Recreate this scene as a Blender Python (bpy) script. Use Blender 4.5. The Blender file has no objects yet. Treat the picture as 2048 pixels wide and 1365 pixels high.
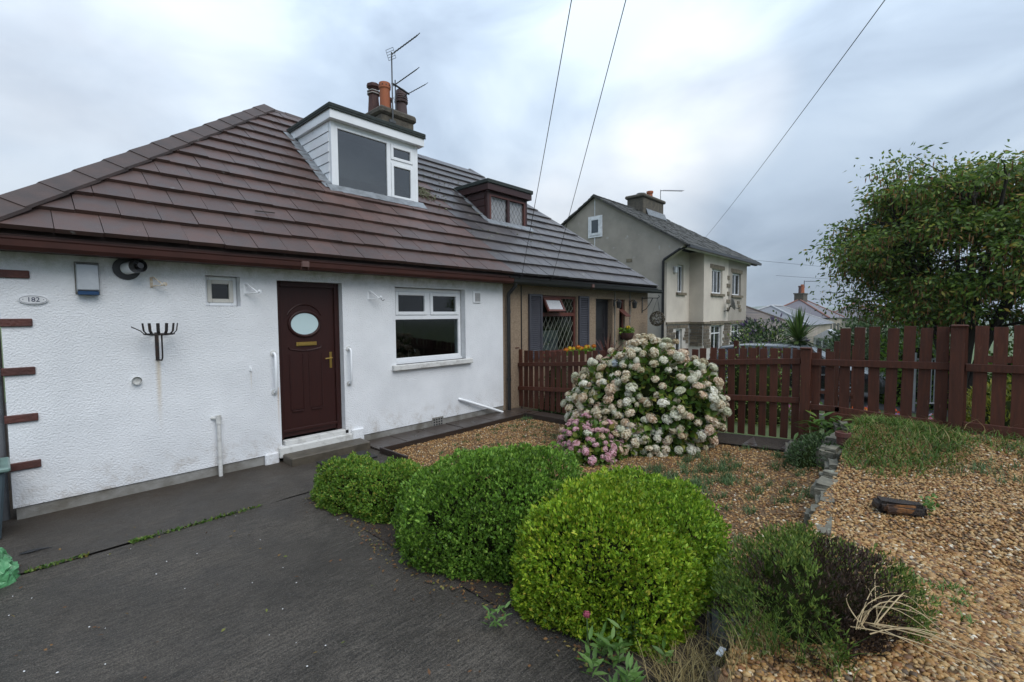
import bpy, math, random
import numpy as np
from mathutils import Vector, Matrix
rng = np.random.default_rng(7); random.seed(7)
R = math.radians
S = bpy.context.scene
C = S.collection
# ------------------------------------------------------------------ camera, world, sun
cam = bpy.data.cameras.new('camera'); co = bpy.data.objects.new('camera', cam); C.objects.link(co)
CAMF, CPI, CRO, CYA, CD, CH = 938.864, .0543, -.007, .8272, 6.2126, 1.8536
_fw = Vector((math.sin(CYA)*math.cos(CPI), math.cos(CYA)*math.cos(CPI), -math.sin(CPI)))
_r = Vector((math.cos(CYA), -math.sin(CYA), 0)); _u = _r.cross(_fw)
_r2 = _r*math.cos(CRO)+_u*math.sin(CRO); _u2 = _u*math.cos(CRO)-_r*math.sin(CRO)
M = Matrix((_r2, _u2, -_fw)).transposed().to_4x4(); M.translation = Vector((0, -CD, CH))
co.matrix_world = M
cam.sensor_fit = 'HORIZONTAL'; cam.sensor_width = 36; cam.lens = 36*CAMF/2048; cam.clip_end = 6000; cam.clip_start = .05
S.camera = co
SUN_EL, SUN_AZ = 50, -172          # azimuth from +Y, clockwise seen from above
w = bpy.data.worlds.new('World'); S.world = w; w.use_nodes = True
nt = w.node_tree; N = nt.nodes; L = nt.links; N.clear()
out = N.new('ShaderNodeOutputWorld'); bg = N.new('ShaderNodeBackground'); L.new(bg.outputs[0], out.inputs[0])
sky = N.new('ShaderNodeTexSky'); sky.sky_type = 'NISHITA'; sky.sun_disc = False
sky.sun_elevation = R(SUN_EL); sky.sun_rotation = R(SUN_AZ); sky.altitude = 200; sky.air_density = 1; sky.dust_density = 2
tc = N.new('ShaderNodeTexCoord')
def wn(t, **k):
    n = N.new(t)
    for a, b in k.items(): setattr(n, a, b)
    return n
def wmath(op, a, b=None, clamp=False):
    n = wn('ShaderNodeMath', operation=op, use_clamp=clamp)
    for i, v in enumerate((a, b)):
        if v is None: continue
        if isinstance(v, (int, float)): n.inputs[i].default_value = v
        else: L.new(v, n.inputs[i])
    return n.outputs[0]
mp = wn('ShaderNodeMapping'); L.new(tc.outputs['Generated'], mp.inputs[0]); mp.inputs['Scale'].default_value = (1, 1, 1.9)
mp.inputs['Rotation'].default_value = (.1, .25, .9); mp.inputs['Location'].default_value = (3.1, .4, 1.3)
nz = wn('ShaderNodeTexNoise'); L.new(mp.outputs[0], nz.inputs['Vector'])
nz.inputs['Scale'].default_value = 2.6; nz.inputs['Detail'].default_value = 7; nz.inputs['Roughness'].default_value = .5; nz.inputs['Distortion'].default_value = .5
cr = wn('ShaderNodeValToRGB'); L.new(nz.outputs['Fac'], cr.inputs[0])
e = cr.color_ramp.elements
e[0].position = .37; e[0].color = (.37, .455, .575, 1); e[1].position = .68; e[1].color = (.70, .81, .92, 1)
m = e.new(.52); m.color = (.51, .615, .745, 1)
# the thin, bright break in the cloud behind the houses
geo = tc.outputs['Generated']
def blob(px, py, tight, amt):
    d = (_fw + _r2*(px-1024)/CAMF - _u2*(py-682.5)/CAMF).normalized()
    n = wn('ShaderNodeVectorMath', operation='DOT_PRODUCT'); L.new(geo, n.inputs[0]); n.inputs[1].default_value = d
    mr = wn('ShaderNodeMapRange', interpolation_type='SMOOTHERSTEP'); L.new(n.outputs['Value'], mr.inputs[0])
    mr.inputs[1].default_value = math.cos(R(tight)); mr.inputs[2].default_value = 1; mr.inputs[3].default_value = 0; mr.inputs[4].default_value = amt
    return mr.outputs[0]
bs = wmath('ADD', wmath('ADD', blob(1230, 430, 13, .75), blob(1390, 220, 11, .6)), wmath('ADD', blob(1010, 480, 12, .35), blob(130, 200, 22, .4)))
nz2 = wn('ShaderNodeTexNoise'); L.new(mp.outputs[0], nz2.inputs['Vector']); nz2.inputs['Scale'].default_value = 4.5; nz2.inputs['Detail'].default_value = 6
bs = wmath('MULTIPLY', bs, wmath('MULTIPLY', nz2.outputs['Fac'], 1.9))
mx = wn('ShaderNodeMixRGB'); L.new(wmath('MINIMUM', bs, 1.), mx.inputs[0]); L.new(cr.outputs[0], mx.inputs[1]); mx.inputs[2].default_value = (.92, .96, 1.0, 1)
sep = wn('ShaderNodeSeparateXYZ'); L.new(geo, sep.inputs[0])
# overcast sky law: a cloud sheet is brighter overhead than at the horizon
el = wmath('MULTIPLY_ADD', wmath('MAXIMUM', sep.outputs[2], 0.), 1.1)
el.node.inputs[2].default_value = .56
sc_ = wn('ShaderNodeVectorMath', operation='SCALE'); L.new(mx.outputs[0], sc_.inputs[0]); L.new(el, sc_.inputs['Scale'])
sk = wn('ShaderNodeVectorMath', operation='SCALE'); L.new(sky.outputs[0], sk.inputs[0]); sk.inputs['Scale'].default_value = .1
mix = wn('ShaderNodeMixRGB'); mix.inputs[0].default_value = .9; L.new(sk.outputs[0], mix.inputs[1]); L.new(sc_.outputs[0], mix.inputs[2])
L.new(mix.outputs[0], bg.inputs[0]); bg.inputs[1].default_value = 1.0
sl = bpy.data.lights.new('sun', 'SUN'); sl.energy = 1.5; sl.angle = R(45); sl.color = (1, .97, .93)
so = bpy.data.objects.new('sun', sl); C.objects.link(so)
_sd = Vector((math.sin(R(SUN_AZ))*math.cos(R(SUN_EL)), math.cos(R(SUN_AZ))*math.cos(R(SUN_EL)), math.sin(R(SUN_EL))))
so.rotation_euler = _sd.to_track_quat('Z', 'Y').to_euler(); so.location = (0, -8, 12)
S.view_settings.view_transform = 'Standard'; S.view_settings.look = 'None'; S.view_settings.exposure = .42; S.view_settings.gamma = 1
# ------------------------------------------------------------------ materials
MT = {}
def mat(name, col, col2=None, rough=.75, scale=6., detail=5, bump=0., bscale=60., rnd=0., isl=None, spec=.5, metal=0., stretch=None, thr=(.35, .65), coat=0., trans=0., bdetail=3, rough2=None, spots=None, sscale=14., sthr=.66):
    """noise mix of two colours in world space, bump, per object value change (rnd) or per island colour ramp (isl)"""
    if name in MT: return MT[name]
    m = bpy.data.materials.new(name); MT[name] = m; m.use_nodes = True
    nt = m.node_tree; N = nt.nodes; L = nt.links; b = N['Principled BSDF']
    g = N.new('ShaderNodeNewGeometry'); vec = g.outputs['Position']
    if stretch:
        mp = N.new('ShaderNodeMapping'); mp.inputs['Scale'].default_value = stretch; L.new(vec, mp.inputs[0]); vec = mp.outputs[0]
    b.inputs['Roughness'].default_value = rough; b.inputs['Metallic'].default_value = metal; b.inputs['Specular IOR Level'].default_value = spec
    if coat: b.inputs['Coat Weight'].default_value = coat; b.inputs['Coat Roughness'].default_value = .1
    nz = N.new('ShaderNodeTexNoise'); L.new(vec, nz.inputs['Vector']); nz.inputs['Scale'].default_value = scale; nz.inputs['Detail'].default_value = detail; nz.inputs['Roughness'].default_value = .6
    mr = N.new('ShaderNodeMapRange'); mr.inputs[1].default_value, mr.inputs[2].default_value = thr; L.new(nz.outputs['Fac'], mr.inputs[0])
    col2 = col2 or tuple(c*.75 for c in col)
    mx = N.new('ShaderNodeMixRGB'); L.new(mr.outputs[0], mx.inputs[0]); mx.inputs[1].default_value = (*col, 1); mx.inputs[2].default_value = (*col2, 1)
    c = mx.outputs[0]
    if isl:
        cr = N.new('ShaderNodeValToRGB'); L.new(g.outputs['Random Per Island'], cr.inputs[0]); cr.color_ramp.interpolation = 'LINEAR'
        el = cr.color_ramp.elements
        for i, (p, k) in enumerate(isl):
            q = el[i] if i < 2 else el.new(p)
            q.position = p; q.color = (*k, 1)
        m2 = N.new('ShaderNodeMixRGB'); m2.blend_type = 'MULTIPLY'; m2.inputs[0].default_value = 1; L.new(c, m2.inputs[1]); L.new(cr.outputs[0], m2.inputs[2]); c = m2.outputs[0]
    if spots:
        v = N.new('ShaderNodeTexNoise'); L.new(vec, v.inputs['Vector']); v.inputs['Scale'].default_value = sscale; v.inputs['Detail'].default_value = 4
        m3 = N.new('ShaderNodeMapRange'); m3.inputs[1].default_value = sthr; m3.inputs[2].default_value = sthr+.07; L.new(v.outputs['Fac'], m3.inputs[0])
        m4 = N.new('ShaderNodeMixRGB'); L.new(m3.outputs[0], m4.inputs[0]); L.new(c, m4.inputs[1]); m4.inputs[2].default_value = (*spots, 1); c = m4.outputs[0]
    if rnd:
        oi = N.new('ShaderNodeObjectInfo'); h = N.new('ShaderNodeHueSaturation')
        r2 = N.new('ShaderNodeMapRange'); r2.inputs[3].default_value = 1-rnd; r2.inputs[4].default_value = 1+rnd; L.new(oi.outputs['Random'], r2.inputs[0]); L.new(r2.outputs[0], h.inputs['Value'])
        L.new(c, h.inputs['Color']); c = h.outputs[0]
    L.new(c, b.inputs['Base Color'])
    if rough2 is not None:
        r3 = N.new('ShaderNodeMapRange'); r3.inputs[1].default_value, r3.inputs[2].default_value = thr; r3.inputs[3].default_value = rough; r3.inputs[4].default_value = rough2
        L.new(nz.outputs['Fac'], r3.inputs[0]); L.new(r3.outputs[0], b.inputs['Roughness'])
    if bump:
        n2 = N.new('ShaderNodeTexNoise'); L.new(vec, n2.inputs['Vector']); n2.inputs['Scale'].default_value = bscale; n2.inputs['Detail'].default_value = bdetail
        bp = N.new('ShaderNodeBump'); bp.inputs['Strength'].default_value = 1; bp.inputs['Distance'].default_value = bump; L.new(n2.outputs['Fac'], bp.inputs['Height']); L.new(bp.outputs[0], b.inputs['Normal'])
    if trans:
        t = N.new('ShaderNodeBsdfTranslucent'); L.new(c, t.inputs[0]); ms = N.new('ShaderNodeMixShader'); ms.inputs[0].default_value = trans
        L.new(b.outputs[0], ms.inputs[1]); L.new(t.outputs[0], ms.inputs[2]); L.new(ms.outputs[0], N['Material Output'].inputs[0])
    return m
def glassmat(name, tint=(.75, .8, .8), ior=1.5, rough=0.):
    if name in MT: return MT[name]
    m = bpy.data.materials.new(name); MT[name] = m; m.use_nodes = True
    N = m.node_tree.nodes; L = m.node_tree.links; N.remove(N['Principled BSDF'])
    t = N.new('ShaderNodeBsdfTransparent'); t.inputs[0].default_value = (*tint, 1)
    g = N.new('ShaderNodeBsdfGlossy'); g.inputs['Roughness'].default_value = rough
    f = N.new('ShaderNodeFresnel'); f.inputs[0].default_value = ior; mx = N.new('ShaderNodeMixShader')
    gg = N.new('ShaderNodeNewGeometry'); iv = N.new('ShaderNodeMath'); iv.operation = 'SUBTRACT'; iv.inputs[0].default_value = 1; L.new(gg.outputs['Backfacing'], iv.inputs[1]); ml = N.new('ShaderNodeMath'); ml.operation = 'MULTIPLY'; L.new(f.outputs[0], ml.inputs[0]); L.new(iv.outputs[0], ml.inputs[1])
    L.new(ml.outputs[0], mx.inputs[0]); L.new(t.outputs[0], mx.inputs[1]); L.new(g.outputs[0], mx.inputs[2]); L.new(mx.outputs[0], N['Material Output'].inputs[0])
    return m
def wall_render():
    """white roughcast paint with a rust run below the iron bracket and soil splashed up at the foot"""
    m = mat('white_roughcast', (.75, .765, .785), (.655, .67, .69), rough=.85, scale=1.6, detail=6, bump=.011, bscale=62, bdetail=4)
    N = m.node_tree.nodes; L = m.node_tree.links; b = N['Principled BSDF']
    src = b.inputs['Base Color'].links[0].from_socket
    g = N.new('ShaderNodeNewGeometry'); sp = N.new('ShaderNodeSeparateXYZ'); L.new(g.outputs['Position'], sp.inputs[0])
    def mth(op, a, bb=None):
        n = N.new('ShaderNodeMath'); n.operation = op; n.use_clamp = op == 'MULTIPLY'
        for i, v in enumerate((a, bb)):
            if v is None: continue
            if isinstance(v, (int, float)): n.inputs[i].default_value = v
            else: L.new(v, n.inputs[i])
        return n.outputs[0]
    def sm(v, a, bb, lo, hi):
        n = N.new('ShaderNodeMapRange'); n.interpolation_type = 'SMOOTHSTEP'; L.new(v, n.inputs[0])
        for i, q in enumerate((a, bb, lo, hi)): n.inputs[i+1].default_value = q
        return n.outputs[0]
    nz = N.new('ShaderNodeTexNoise'); mp = N.new('ShaderNodeMapping'); mp.inputs['Scale'].default_value = (30, 30, 3); L.new(g.outputs['Position'], mp.inputs[0]); L.new(mp.outputs[0], nz.inputs['Vector']); nz.inputs['Scale'].default_value = 1; nz.inputs['Detail'].default_value = 4
    def streak(x, half, ztop, zlo):
        d = mth('ABSOLUTE', mth('SUBTRACT', sp.outputs[0], x))
        return mth('MULTIPLY', mth('MULTIPLY', sm(d, 0, half, 1, 0), sm(sp.outputs[2], zlo, ztop, 0, 1)), mth('MULTIPLY', sm(sp.outputs[2], ztop, ztop+.02, 1, 0), nz.outputs['Fac']))
    cur = src
    for st, col in ((streak(1.125, .035, 1.4, .55), (.50, .36, .16)), (streak(2.35, .02, .95, .3), (.45, .28, .14)), (streak(2.04, .012, 1.22, .9), (.5, .4, .25))):
        mx = N.new('ShaderNodeMixRGB'); L.new(mth('MULTIPLY', st, 1.1), mx.inputs[0]); L.new(cur, mx.inputs[1]); mx.inputs[2].default_value = (*col, 1); cur = mx.outputs[0]
    n2 = N.new('ShaderNodeTexNoise'); L.new(g.outputs['Position'], n2.inputs['Vector']); n2.inputs['Scale'].default_value = 5; n2.inputs['Detail'].default_value = 8; n2.inputs['Roughness'].default_value = .75
    spl = mth('MULTIPLY', sm(sp.outputs[2], .1, .55, 1, 0), sm(n2.outputs['Fac'], .45, .70, 0, .75))
    mx = N.new('ShaderNodeMixRGB'); L.new(spl, mx.inputs[0]); L.new(cur, mx.inputs[1]); mx.inputs[2].default_value = (.36, .31, .26, 1); cur = mx.outputs[0]
    # green algae washed down from the gutter
    alg = mth('MULTIPLY', sm(sp.outputs[2], 2.22, 2.46, 0, 1), sm(n2.outputs['Fac'], .38, .66, 0, .7))
    mx = N.new('ShaderNodeMixRGB'); L.new(alg, mx.inputs[0]); L.new(cur, mx.inputs[1]); mx.inputs[2].default_value = (.33, .36, .27, 1); cur = mx.outputs[0]
    L.new(cur, b.inputs['Base Color']); return m
# ------------------------------------------------------------------ mesh helpers
ROOTS = {}
def link(o, parent=None, label=None, cat=None, group=None, kind=None):
    C.objects.link(o)
    if parent is not None:
        o.parent = parent
        if parent.name in ROOTS: o.matrix_parent_inverse = Matrix.Translation(-ROOTS[parent.name])
    for k, v in (('label', label), ('category', cat), ('group', group), ('kind', kind)):
        if v: o[k] = v
    return o
def thing(name, label, cat, loc=(0, 0, 0), group=None):
    o = bpy.data.objects.new(name, None); o.empty_display_size = .2; o.location = loc
    link(o, None, label, cat, group); ROOTS[o.name] = Vector(loc); return o
class MB:
    def __init__(s): s.v = []; s.f = []; s.mi = []
    def add(s, vs, fs, mi=0):
        k = len(s.v); s.v += [tuple(p) for p in vs]; s.f += [tuple(i+k for i in f) for f in fs]; s.mi += [mi]*len(fs); return s
    def box(s, x0, x1, y0, y1, z0, z1, mi=0):
        return s.add([(x, y, z) for z in (z0, z1) for y in (y0, y1) for x in (x0, x1)], [(0, 2, 3, 1), (4, 5, 7, 6), (0, 1, 5, 4), (2, 6, 7, 3), (0, 4, 6, 2), (1, 3, 7, 5)], mi)
    def tube(s, pts, r, n=8, cap=True, mi=0, flat=None):
        pts = [Vector(p) for p in pts]; rs = r if isinstance(r, (list, tuple)) else [r]*len(pts); rings = []
        t0 = (pts[1]-pts[0]).normalized(); a = t0.cross(Vector((0, 0, 1)))
        if a.length < .1: a = t0.cross(Vector((1, 0, 0)))
        a.normalize()
        for i, p in enumerate(pts):
            t = (pts[min(i+1, len(pts)-1)]-pts[max(i-1, 0)])
            if t.length < 1e-9: t = t0
            t = t.normalized(); a = a-t*a.dot(t); a.normalize(); b = t.cross(a)
            rings.append([p+(a*math.cos(2*math.pi*k/n)+b*math.sin(2*math.pi*k/n)*(flat or 1))*rs[i] for k in range(n)])
        vs = [q for g in rings for q in g]; fs = []
        for i in range(len(pts)-1):
            for k in range(n): fs.append((i*n+k, i*n+(k+1) % n, (i+1)*n+(k+1) % n, (i+1)*n+k))
        if cap: fs += [tuple(range(n))[::-1], tuple(range((len(pts)-1)*n, len(pts)*n))]
        return s.add(vs, fs, mi)
    def lathe(s, c, prof, n=16, mi=0, cap=True):
        vs = []; fs = []
        for r, z in prof: vs += [(c[0]+r*math.cos(2*math.pi*k/n), c[1]+r*math.sin(2*math.pi*k/n), c[2]+z) for k in range(n)]
        for i in range(len(prof)-1):
            for k in range(n): fs.append((i*n+k, i*n+(k+1) % n, (i+1)*n+(k+1) % n, (i+1)*n+k))
        if cap: fs += [tuple(range(n))[::-1], tuple(range((len(prof)-1)*n, len(prof)*n))]
        return s.add(vs, fs, mi)
    def prism(s, poly, d, mi=0):
        """closed polygon of 3D points extruded by vector d"""
        n = len(poly); d = Vector(d); vs = [Vector(p) for p in poly]; vs += [p+d for p in vs]
        return s.add(vs, [tuple(range(n))[::-1], tuple(range(n, 2*n))]+[(k, (k+1) % n, n+(k+1) % n, n+k) for k in range(n)], mi)
    def mesh(s, name, mats, smooth=False, bevel=0.):
        me = bpy.data.meshes.new(name); me.from_pydata(s.v, [], s.f)
        for m in (mats if isinstance(mats, (list, tuple)) else [mats]):
            if m: me.materials.append(m)
        if max(s.mi) > 0: me.polygons.foreach_set('material_index', s.mi)
        import bmesh
        bm = bmesh.new(); bm.from_mesh(me); bmesh.ops.recalc_face_normals(bm, faces=bm.faces)
        if bevel: bmesh.ops.bevel(bm, geom=list(bm.edges), offset=bevel, segments=1, affect='EDGES', clamp_overlap=True)
        bm.to_mesh(me); bm.free()
        if smooth:
            me.polygons.foreach_set('use_smooth', [True]*len(me.polygons)); me.set_sharp_from_angle(angle=R(40))
        return me
    def ob(s, name, mats, parent=None, smooth=False, bevel=0., **k):
        return link(bpy.data.objects.new(name, s.mesh(name, mats, smooth, bevel)), parent, **k)
def inst(name, me, mw, parent=None, **k):
    o = bpy.data.objects.new(name, me); o.matrix_basis = mw; return link(o, parent, **k)
def bulk(name, V, F, mats, parent=None, smooth=False, mi=None, **k):
    """numpy mesh: V (n,3), F (m,3|4)"""
    me = bpy.data.meshes.new(name); V = np.ascontiguousarray(V, np.float32); F = np.ascontiguousarray(F, np.int32); q = F.shape[1]
    me.vertices.add(len(V)); me.vertices.foreach_set('co', V.ravel()); me.loops.add(F.size); me.loops.foreach_set('vertex_index', F.ravel())
    me.polygons.add(len(F)); me.polygons.foreach_set('loop_start', np.arange(0, F.size, q, dtype=np.int32))
    if smooth: me.polygons.foreach_set('use_smooth', np.ones(len(F), bool))
    for m in (mats if isinstance(mats, (list, tuple)) else [mats]): me.materials.append(m)
    if mi is not None: me.polygons.foreach_set('material_index', np.asarray(mi, np.int32))
    me.update(calc_edges=True); return link(bpy.data.objects.new(name, me), parent, **k)
def nrm(a): return a/np.maximum(np.linalg.norm(a, axis=-1, keepdims=True), 1e-9)
def rdir(n): return nrm(rng.normal(size=(n, 3)))
LEAF4 = (np.array([(0, 0, 0), (.5, .45, .12), (0, 1, -.05), (-.5, .45, .12)]), np.array([(0, 1, 2), (0, 2, 3)]))
LEAF6 = (np.array([(0, 0, 0), (.42, .3, .1), (.4, .62, .08), (0, 1, -.12), (-.4, .62, .08), (-.42, .3, .1), (0, .45, -.02)]), np.array([(0, 1, 6), (1, 2, 6), (2, 3, 6), (3, 4, 6), (4, 5, 6), (5, 0, 6)]))
def leaves(P, D, ln, wd, tpl=LEAF4, up=None):
    """leaf blades: base P, direction D, length, width -> V, F"""
    n = len(P); D = nrm(D); T, F = tpl
    U = rdir(n) if up is None else nrm(up+rdir(n)*.5)
    Sd = nrm(np.cross(D, U)); Nn = np.cross(Sd, D); ln = np.broadcast_to(ln, n)[:, None, None]; wd = np.broadcast_to(wd, n)[:, None, None]
    V = P[:, None]+Sd[:, None]*T[None, :, :1]*wd+D[:, None]*T[None, :, 1:2]*ln+Nn[:, None]*T[None, :, 2:]*wd
    k = len(T); return V.reshape(-1, 3), (F[None]+np.arange(n)[:, None, None]*k).reshape(-1, 3)
def cat(parts):
    V = []; F = []; k = 0
    for v, f in parts: V.append(v); F.append(f+k); k += len(v)
    return np.concatenate(V), np.concatenate(F)
def blades(P, h, lean, wd, seg=3):
    """curved grass blades"""
    n = len(P); a = rng.uniform(0, 2*np.pi, n); d = np.stack([np.cos(a), np.sin(a), 0*a], 1); s = np.stack([-np.sin(a), np.cos(a), 0*a], 1)
    h = np.broadcast_to(h, n); lean = np.broadcast_to(lean, n); rows = []
    for i in range(seg+1):
        t = i/seg; c = P+d*(lean*h*t*t)[:, None]; c = c+np.stack([0*h, 0*h, h*(t-.25*lean*t*t)], 1); ww = (wd*(1-t)**.7*.5)
        rows += [c-s*ww, c+s*ww]
    V = np.stack(rows, 1); F = np.array([(2*i, 2*i+1, 2*i+3, 2*i+2) for i in range(seg)])
    return V.reshape(-1, 3), (F[None]+np.arange(n)[:, None, None]*(2*seg+2)).reshape(-1, 4)
def vnoise(P, f, seed=0):
    """cheap smooth pseudo-noise"""
    r = np.random.default_rng(seed); o = 0
    for i in range(5):
        k = nrm(r.normal(size=3))*f*(1+.5*i); o = o+np.sin(P@k+r.uniform(0, 6.28))/(1+.35*i)
    return o/2.6
def sst(x): x = np.clip(x, 0, 1); return x*x*(3-2*x)
# ------------------------------------------------------------------ terrain heights
def z_low(x, y): return .17*sst((x-4)/2.8)*sst((-y-2)/3)+.13*sst((-y-4.85)/.55)*sst((x-3.4)/.8)
def z_raise(x, y): return (.2+.35*sst((x-3.8)/3.0))*sst((x-1.75)/.55)+.03*np.sin(x*3+y*2)*sst((x-2)/1)
def z_far(x):
    return np.interp(x, [-60, 6.9, 9, 14, 30, 60, 120, 400, 1500], [0, -.05, -.15, -.4, -.9, -3.6, -7, -14, -22])
def sheet(name, xs, ys, zf, m, hole=None, **k):
    X, Y = np.meshgrid(xs, ys); Z = zf(X, Y); V = np.stack([X, Y, Z], -1).reshape(-1, 3); nx = len(xs); F = []
    for j in range(len(ys)-1):
        for i in range(nx-1):
            if hole and hole((xs[i]+xs[i+1])/2, (ys[j]+ys[j+1])/2): continue
            F.append((j*nx+i, j*nx+i+1, (j+1)*nx+i+1, (j+1)*nx+i))
    return bulk(name, V, np.array(F), m, smooth=True, **k)
m_grass = mat('lawn', (.06, .10, .025), (.09, .12, .04), rough=.9, scale=3, bump=.03, bscale=90)
xs = np.concatenate([np.linspace(-1500, -40, 8), np.linspace(-20, 6, 8), np.linspace(6.9, 40, 30), np.linspace(50, 300, 20), np.linspace(350, 1500, 8)])
ys = np.concatenate([np.linspace(-1500, -60, 8), np.linspace(-30, 30, 24), np.linspace(60, 1500, 8)])
sheet('ground', xs, ys, lambda x, y: z_far(x)-np.where(x < 6.8, .06, 0)+np.where((x < 6.95), -.05, 0), m_grass, kind='structure')
def hillz(x, y): return -30+46*np.exp(-((x-1900)/420)**2)*(1+.25*np.sin(y/210.)+.12*np.sin(y/67.+1))
sheet('hills', np.linspace(1200, 2600, 30), np.linspace(-2600, 1200, 60), hillz, mat('hill_fields', (.10, .14, .08), (.05, .08, .05), scale=.01, rough=.95), kind='structure')
# own plot
m_drive = mat('brushed_wet_concrete', (.088, .075, .061), (.054, .046, .038), rough=.75, rough2=.42, spec=.4, scale=2.2, detail=9, bump=.006, bscale=1., bdetail=8, stretch=None, spots=None)
def fix_drive(m):
    N = m.node_tree.nodes; L = m.node_tree.links; b = N['Principled BSDF']; g = N.new('ShaderNodeNewGeometry')
    src = b.inputs['Base Color'].links[0].from_socket
    # trowel / brush lines across the slab, along x
    mp = N.new('ShaderNodeMapping'); mp.inputs['Scale'].default_value = (7, 55, 1); mp.inputs['Rotation'].default_value = (0, 0, R(4)); L.new(g.outputs['Position'], mp.inputs[0])
    n = N.new('ShaderNodeTexNoise'); n.inputs['Scale'].default_value = 1.; n.inputs['Detail'].default_value = 7; n.inputs['Roughness'].default_value = .7; L.new(mp.outputs[0], n.inputs['Vector'])
    n3 = N.new('ShaderNodeTexNoise'); n3.inputs['Scale'].default_value = 130; n3.inputs['Detail'].default_value = 3; L.new(g.outputs['Position'], n3.inputs['Vector'])
    ad = N.new('ShaderNodeMath'); ad.operation = 'ADD'; L.new(n.outputs['Fac'], ad.inputs[0]); L.new(n3.outputs['Fac'], ad.inputs[1])
    bp = N.new('ShaderNodeBump'); bp.inputs['Distance'].default_value = .02; L.new(ad.outputs[0], bp.inputs['Height']); L.new(bp.outputs[0], b.inputs['Normal'])
    mr = N.new('ShaderNodeMapRange'); mr.inputs[1].default_value = .85; mr.inputs[2].default_value = 1.3; mr.inputs[3].default_value = .5; mr.inputs[4].default_value = 2.2; L.new(ad.outputs[0], mr.inputs[0])
    sc = N.new('ShaderNodeVectorMath'); sc.operation = 'SCALE'; L.new(src, sc.inputs[0]); L.new(mr.outputs[0], sc.inputs['Scale'])
    # brown moss and soil along the house wall and pale aggregate flecks
    n4 = N.new('ShaderNodeTexNoise'); n4.inputs['Scale'].default_value = 2.5; n4.inputs['Detail'].default_value = 8; L.new(g.outputs['Position'], n4.inputs['Vector'])
    sp = N.new('ShaderNodeSeparateXYZ'); L.new(g.outputs['Position'], sp.inputs[0])
    m1 = N.new('ShaderNodeMapRange'); L.new(sp.outputs[1], m1.inputs[0]); m1.inputs[1].default_value = -.75; m1.inputs[2].default_value = -.05; m1.inputs[3].default_value = 0; m1.inputs[4].default_value = .5
    a2 = N.new('ShaderNodeMath'); a2.operation = 'ADD'; L.new(n4.outputs['Fac'], a2.inputs[0]); L.new(m1.outputs[0], a2.inputs[1])
    m2 = N.new('ShaderNodeMapRange'); L.new(a2.outputs[0], m2.inputs[0]); m2.inputs[1].default_value = .62; m2.inputs[2].default_value = .95; m2.inputs[4].default_value = .8
    mx = N.new('ShaderNodeMixRGB'); L.new(m2.outputs[0], mx.inputs[0]); L.new(sc.outputs[0], mx.inputs[1]); mx.inputs[2].default_value = (.052, .036, .022, 1)
    n5 = N.new('ShaderNodeTexNoise'); n5.inputs['Scale'].default_value = .9; n5.inputs['Detail'].default_value = 5; L.new(g.outputs['Position'], n5.inputs['Vector'])
    m5 = N.new('ShaderNodeMapRange'); L.new(n5.outputs['Fac'], m5.inputs[0]); m5.inputs[1].default_value = .38; m5.inputs[2].default_value = .62; m5.inputs[3].default_value = 0; m5.inputs[4].default_value = .4
    mx5 = N.new('ShaderNodeMixRGB'); L.new(m5.outputs[0], mx5.inputs[0]); L.new(mx.outputs[0], mx5.inputs[1]); mx5.inputs[2].default_value = (.030, .024, .018, 1); mx = mx5
    v = N.new('ShaderNodeTexVoronoi'); v.inputs['Scale'].default_value = 60; L.new(g.outputs['Position'], v.inputs['Vector'])
    m3 = N.new('ShaderNodeMapRange'); L.new(v.outputs['Distance'], m3.inputs[0]); m3.inputs[1].default_value = .1; m3.inputs[2].default_value = .2; m3.inputs[3].default_value = .75; m3.inputs[4].default_value = 0
    mx2 = N.new('ShaderNodeMixRGB'); L.new(m3.outputs[0], mx2.inputs[0]); L.new(mx.outputs[0], mx2.inputs[1]); mx2.inputs[2].default_value = (.22, .20, .17, 1)
    L.new(mx2.outputs[0], b.inputs['Base Color'])
fix_drive(m_drive)
CR = -1.33                                  # crack between the two slabs of the drive
dw = sheet('driveway', np.linspace(-5, 2.4, 40), np.linspace(-10, CR-.012, 40), lambda x, y: 0*x+.004*np.sin(x*1.7+y), m_drive, kind='structure')
sheet('driveway_upper_slab', np.linspace(-5, 3.45, 40), np.linspace(CR+.012, .05, 8), lambda x, y: 0*x+.004*np.sin(x*1.3)+.003+np.where(y < CR+.02, -.012*(np.sin(x*9)+np.sin(x*23.)*.6 > .2), 0), m_drive, hole=lambda x, y: x > 2.3 and y < -1.15, kind='structure')
m_soil = mat('dark_soil', (.045, .032, .022), (.03, .02, .014), rough=.9, scale=20, bump=.02, bscale=70)
sheet('crack_soil', [-5, 3.4], [CR-.1, CR+.1], lambda x, y: 0*x-.018, m_soil, kind='structure')
m_gbase = mat('gravel_bed_sand', (.11, .062, .028), (.18, .105, .05), rough=.9, scale=45, detail=4, bump=.015, bscale=120)
sheet('gravel_bed', np.linspace(2.2, 6.85, 50), np.linspace(-5.5, -.6, 50), z_low, m_gbase, hole=lambda x, y: y > -1.15 and x < 3.45, kind='structure')
sheet('raised_gravel_bed', np.linspace(1.9, 6.85, 50), np.linspace(-9.5, -5.5, 40), z_raise, m_gbase, kind='structure')
sheet('shrub_bed_soil', np.linspace(2.05, 3.5, 16), np.linspace(-5.45, -1.5, 40), lambda x, y: z_low(x, y)+.012, m_soil, hole=lambda x, y: x < 2.13+.09*math.sin(y*5)+.05*math.sin(y*13) or x > 3.3+.12*math.sin(y*3), kind='structure')
sheet('side_passage', [-5, .05], [.05, 9], lambda x, y: 0*x+.002, m_drive, kind='structure')
def gz(x, y): return np.where(y < -5.5, z_raise(x, y), z_low(x, y))
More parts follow.
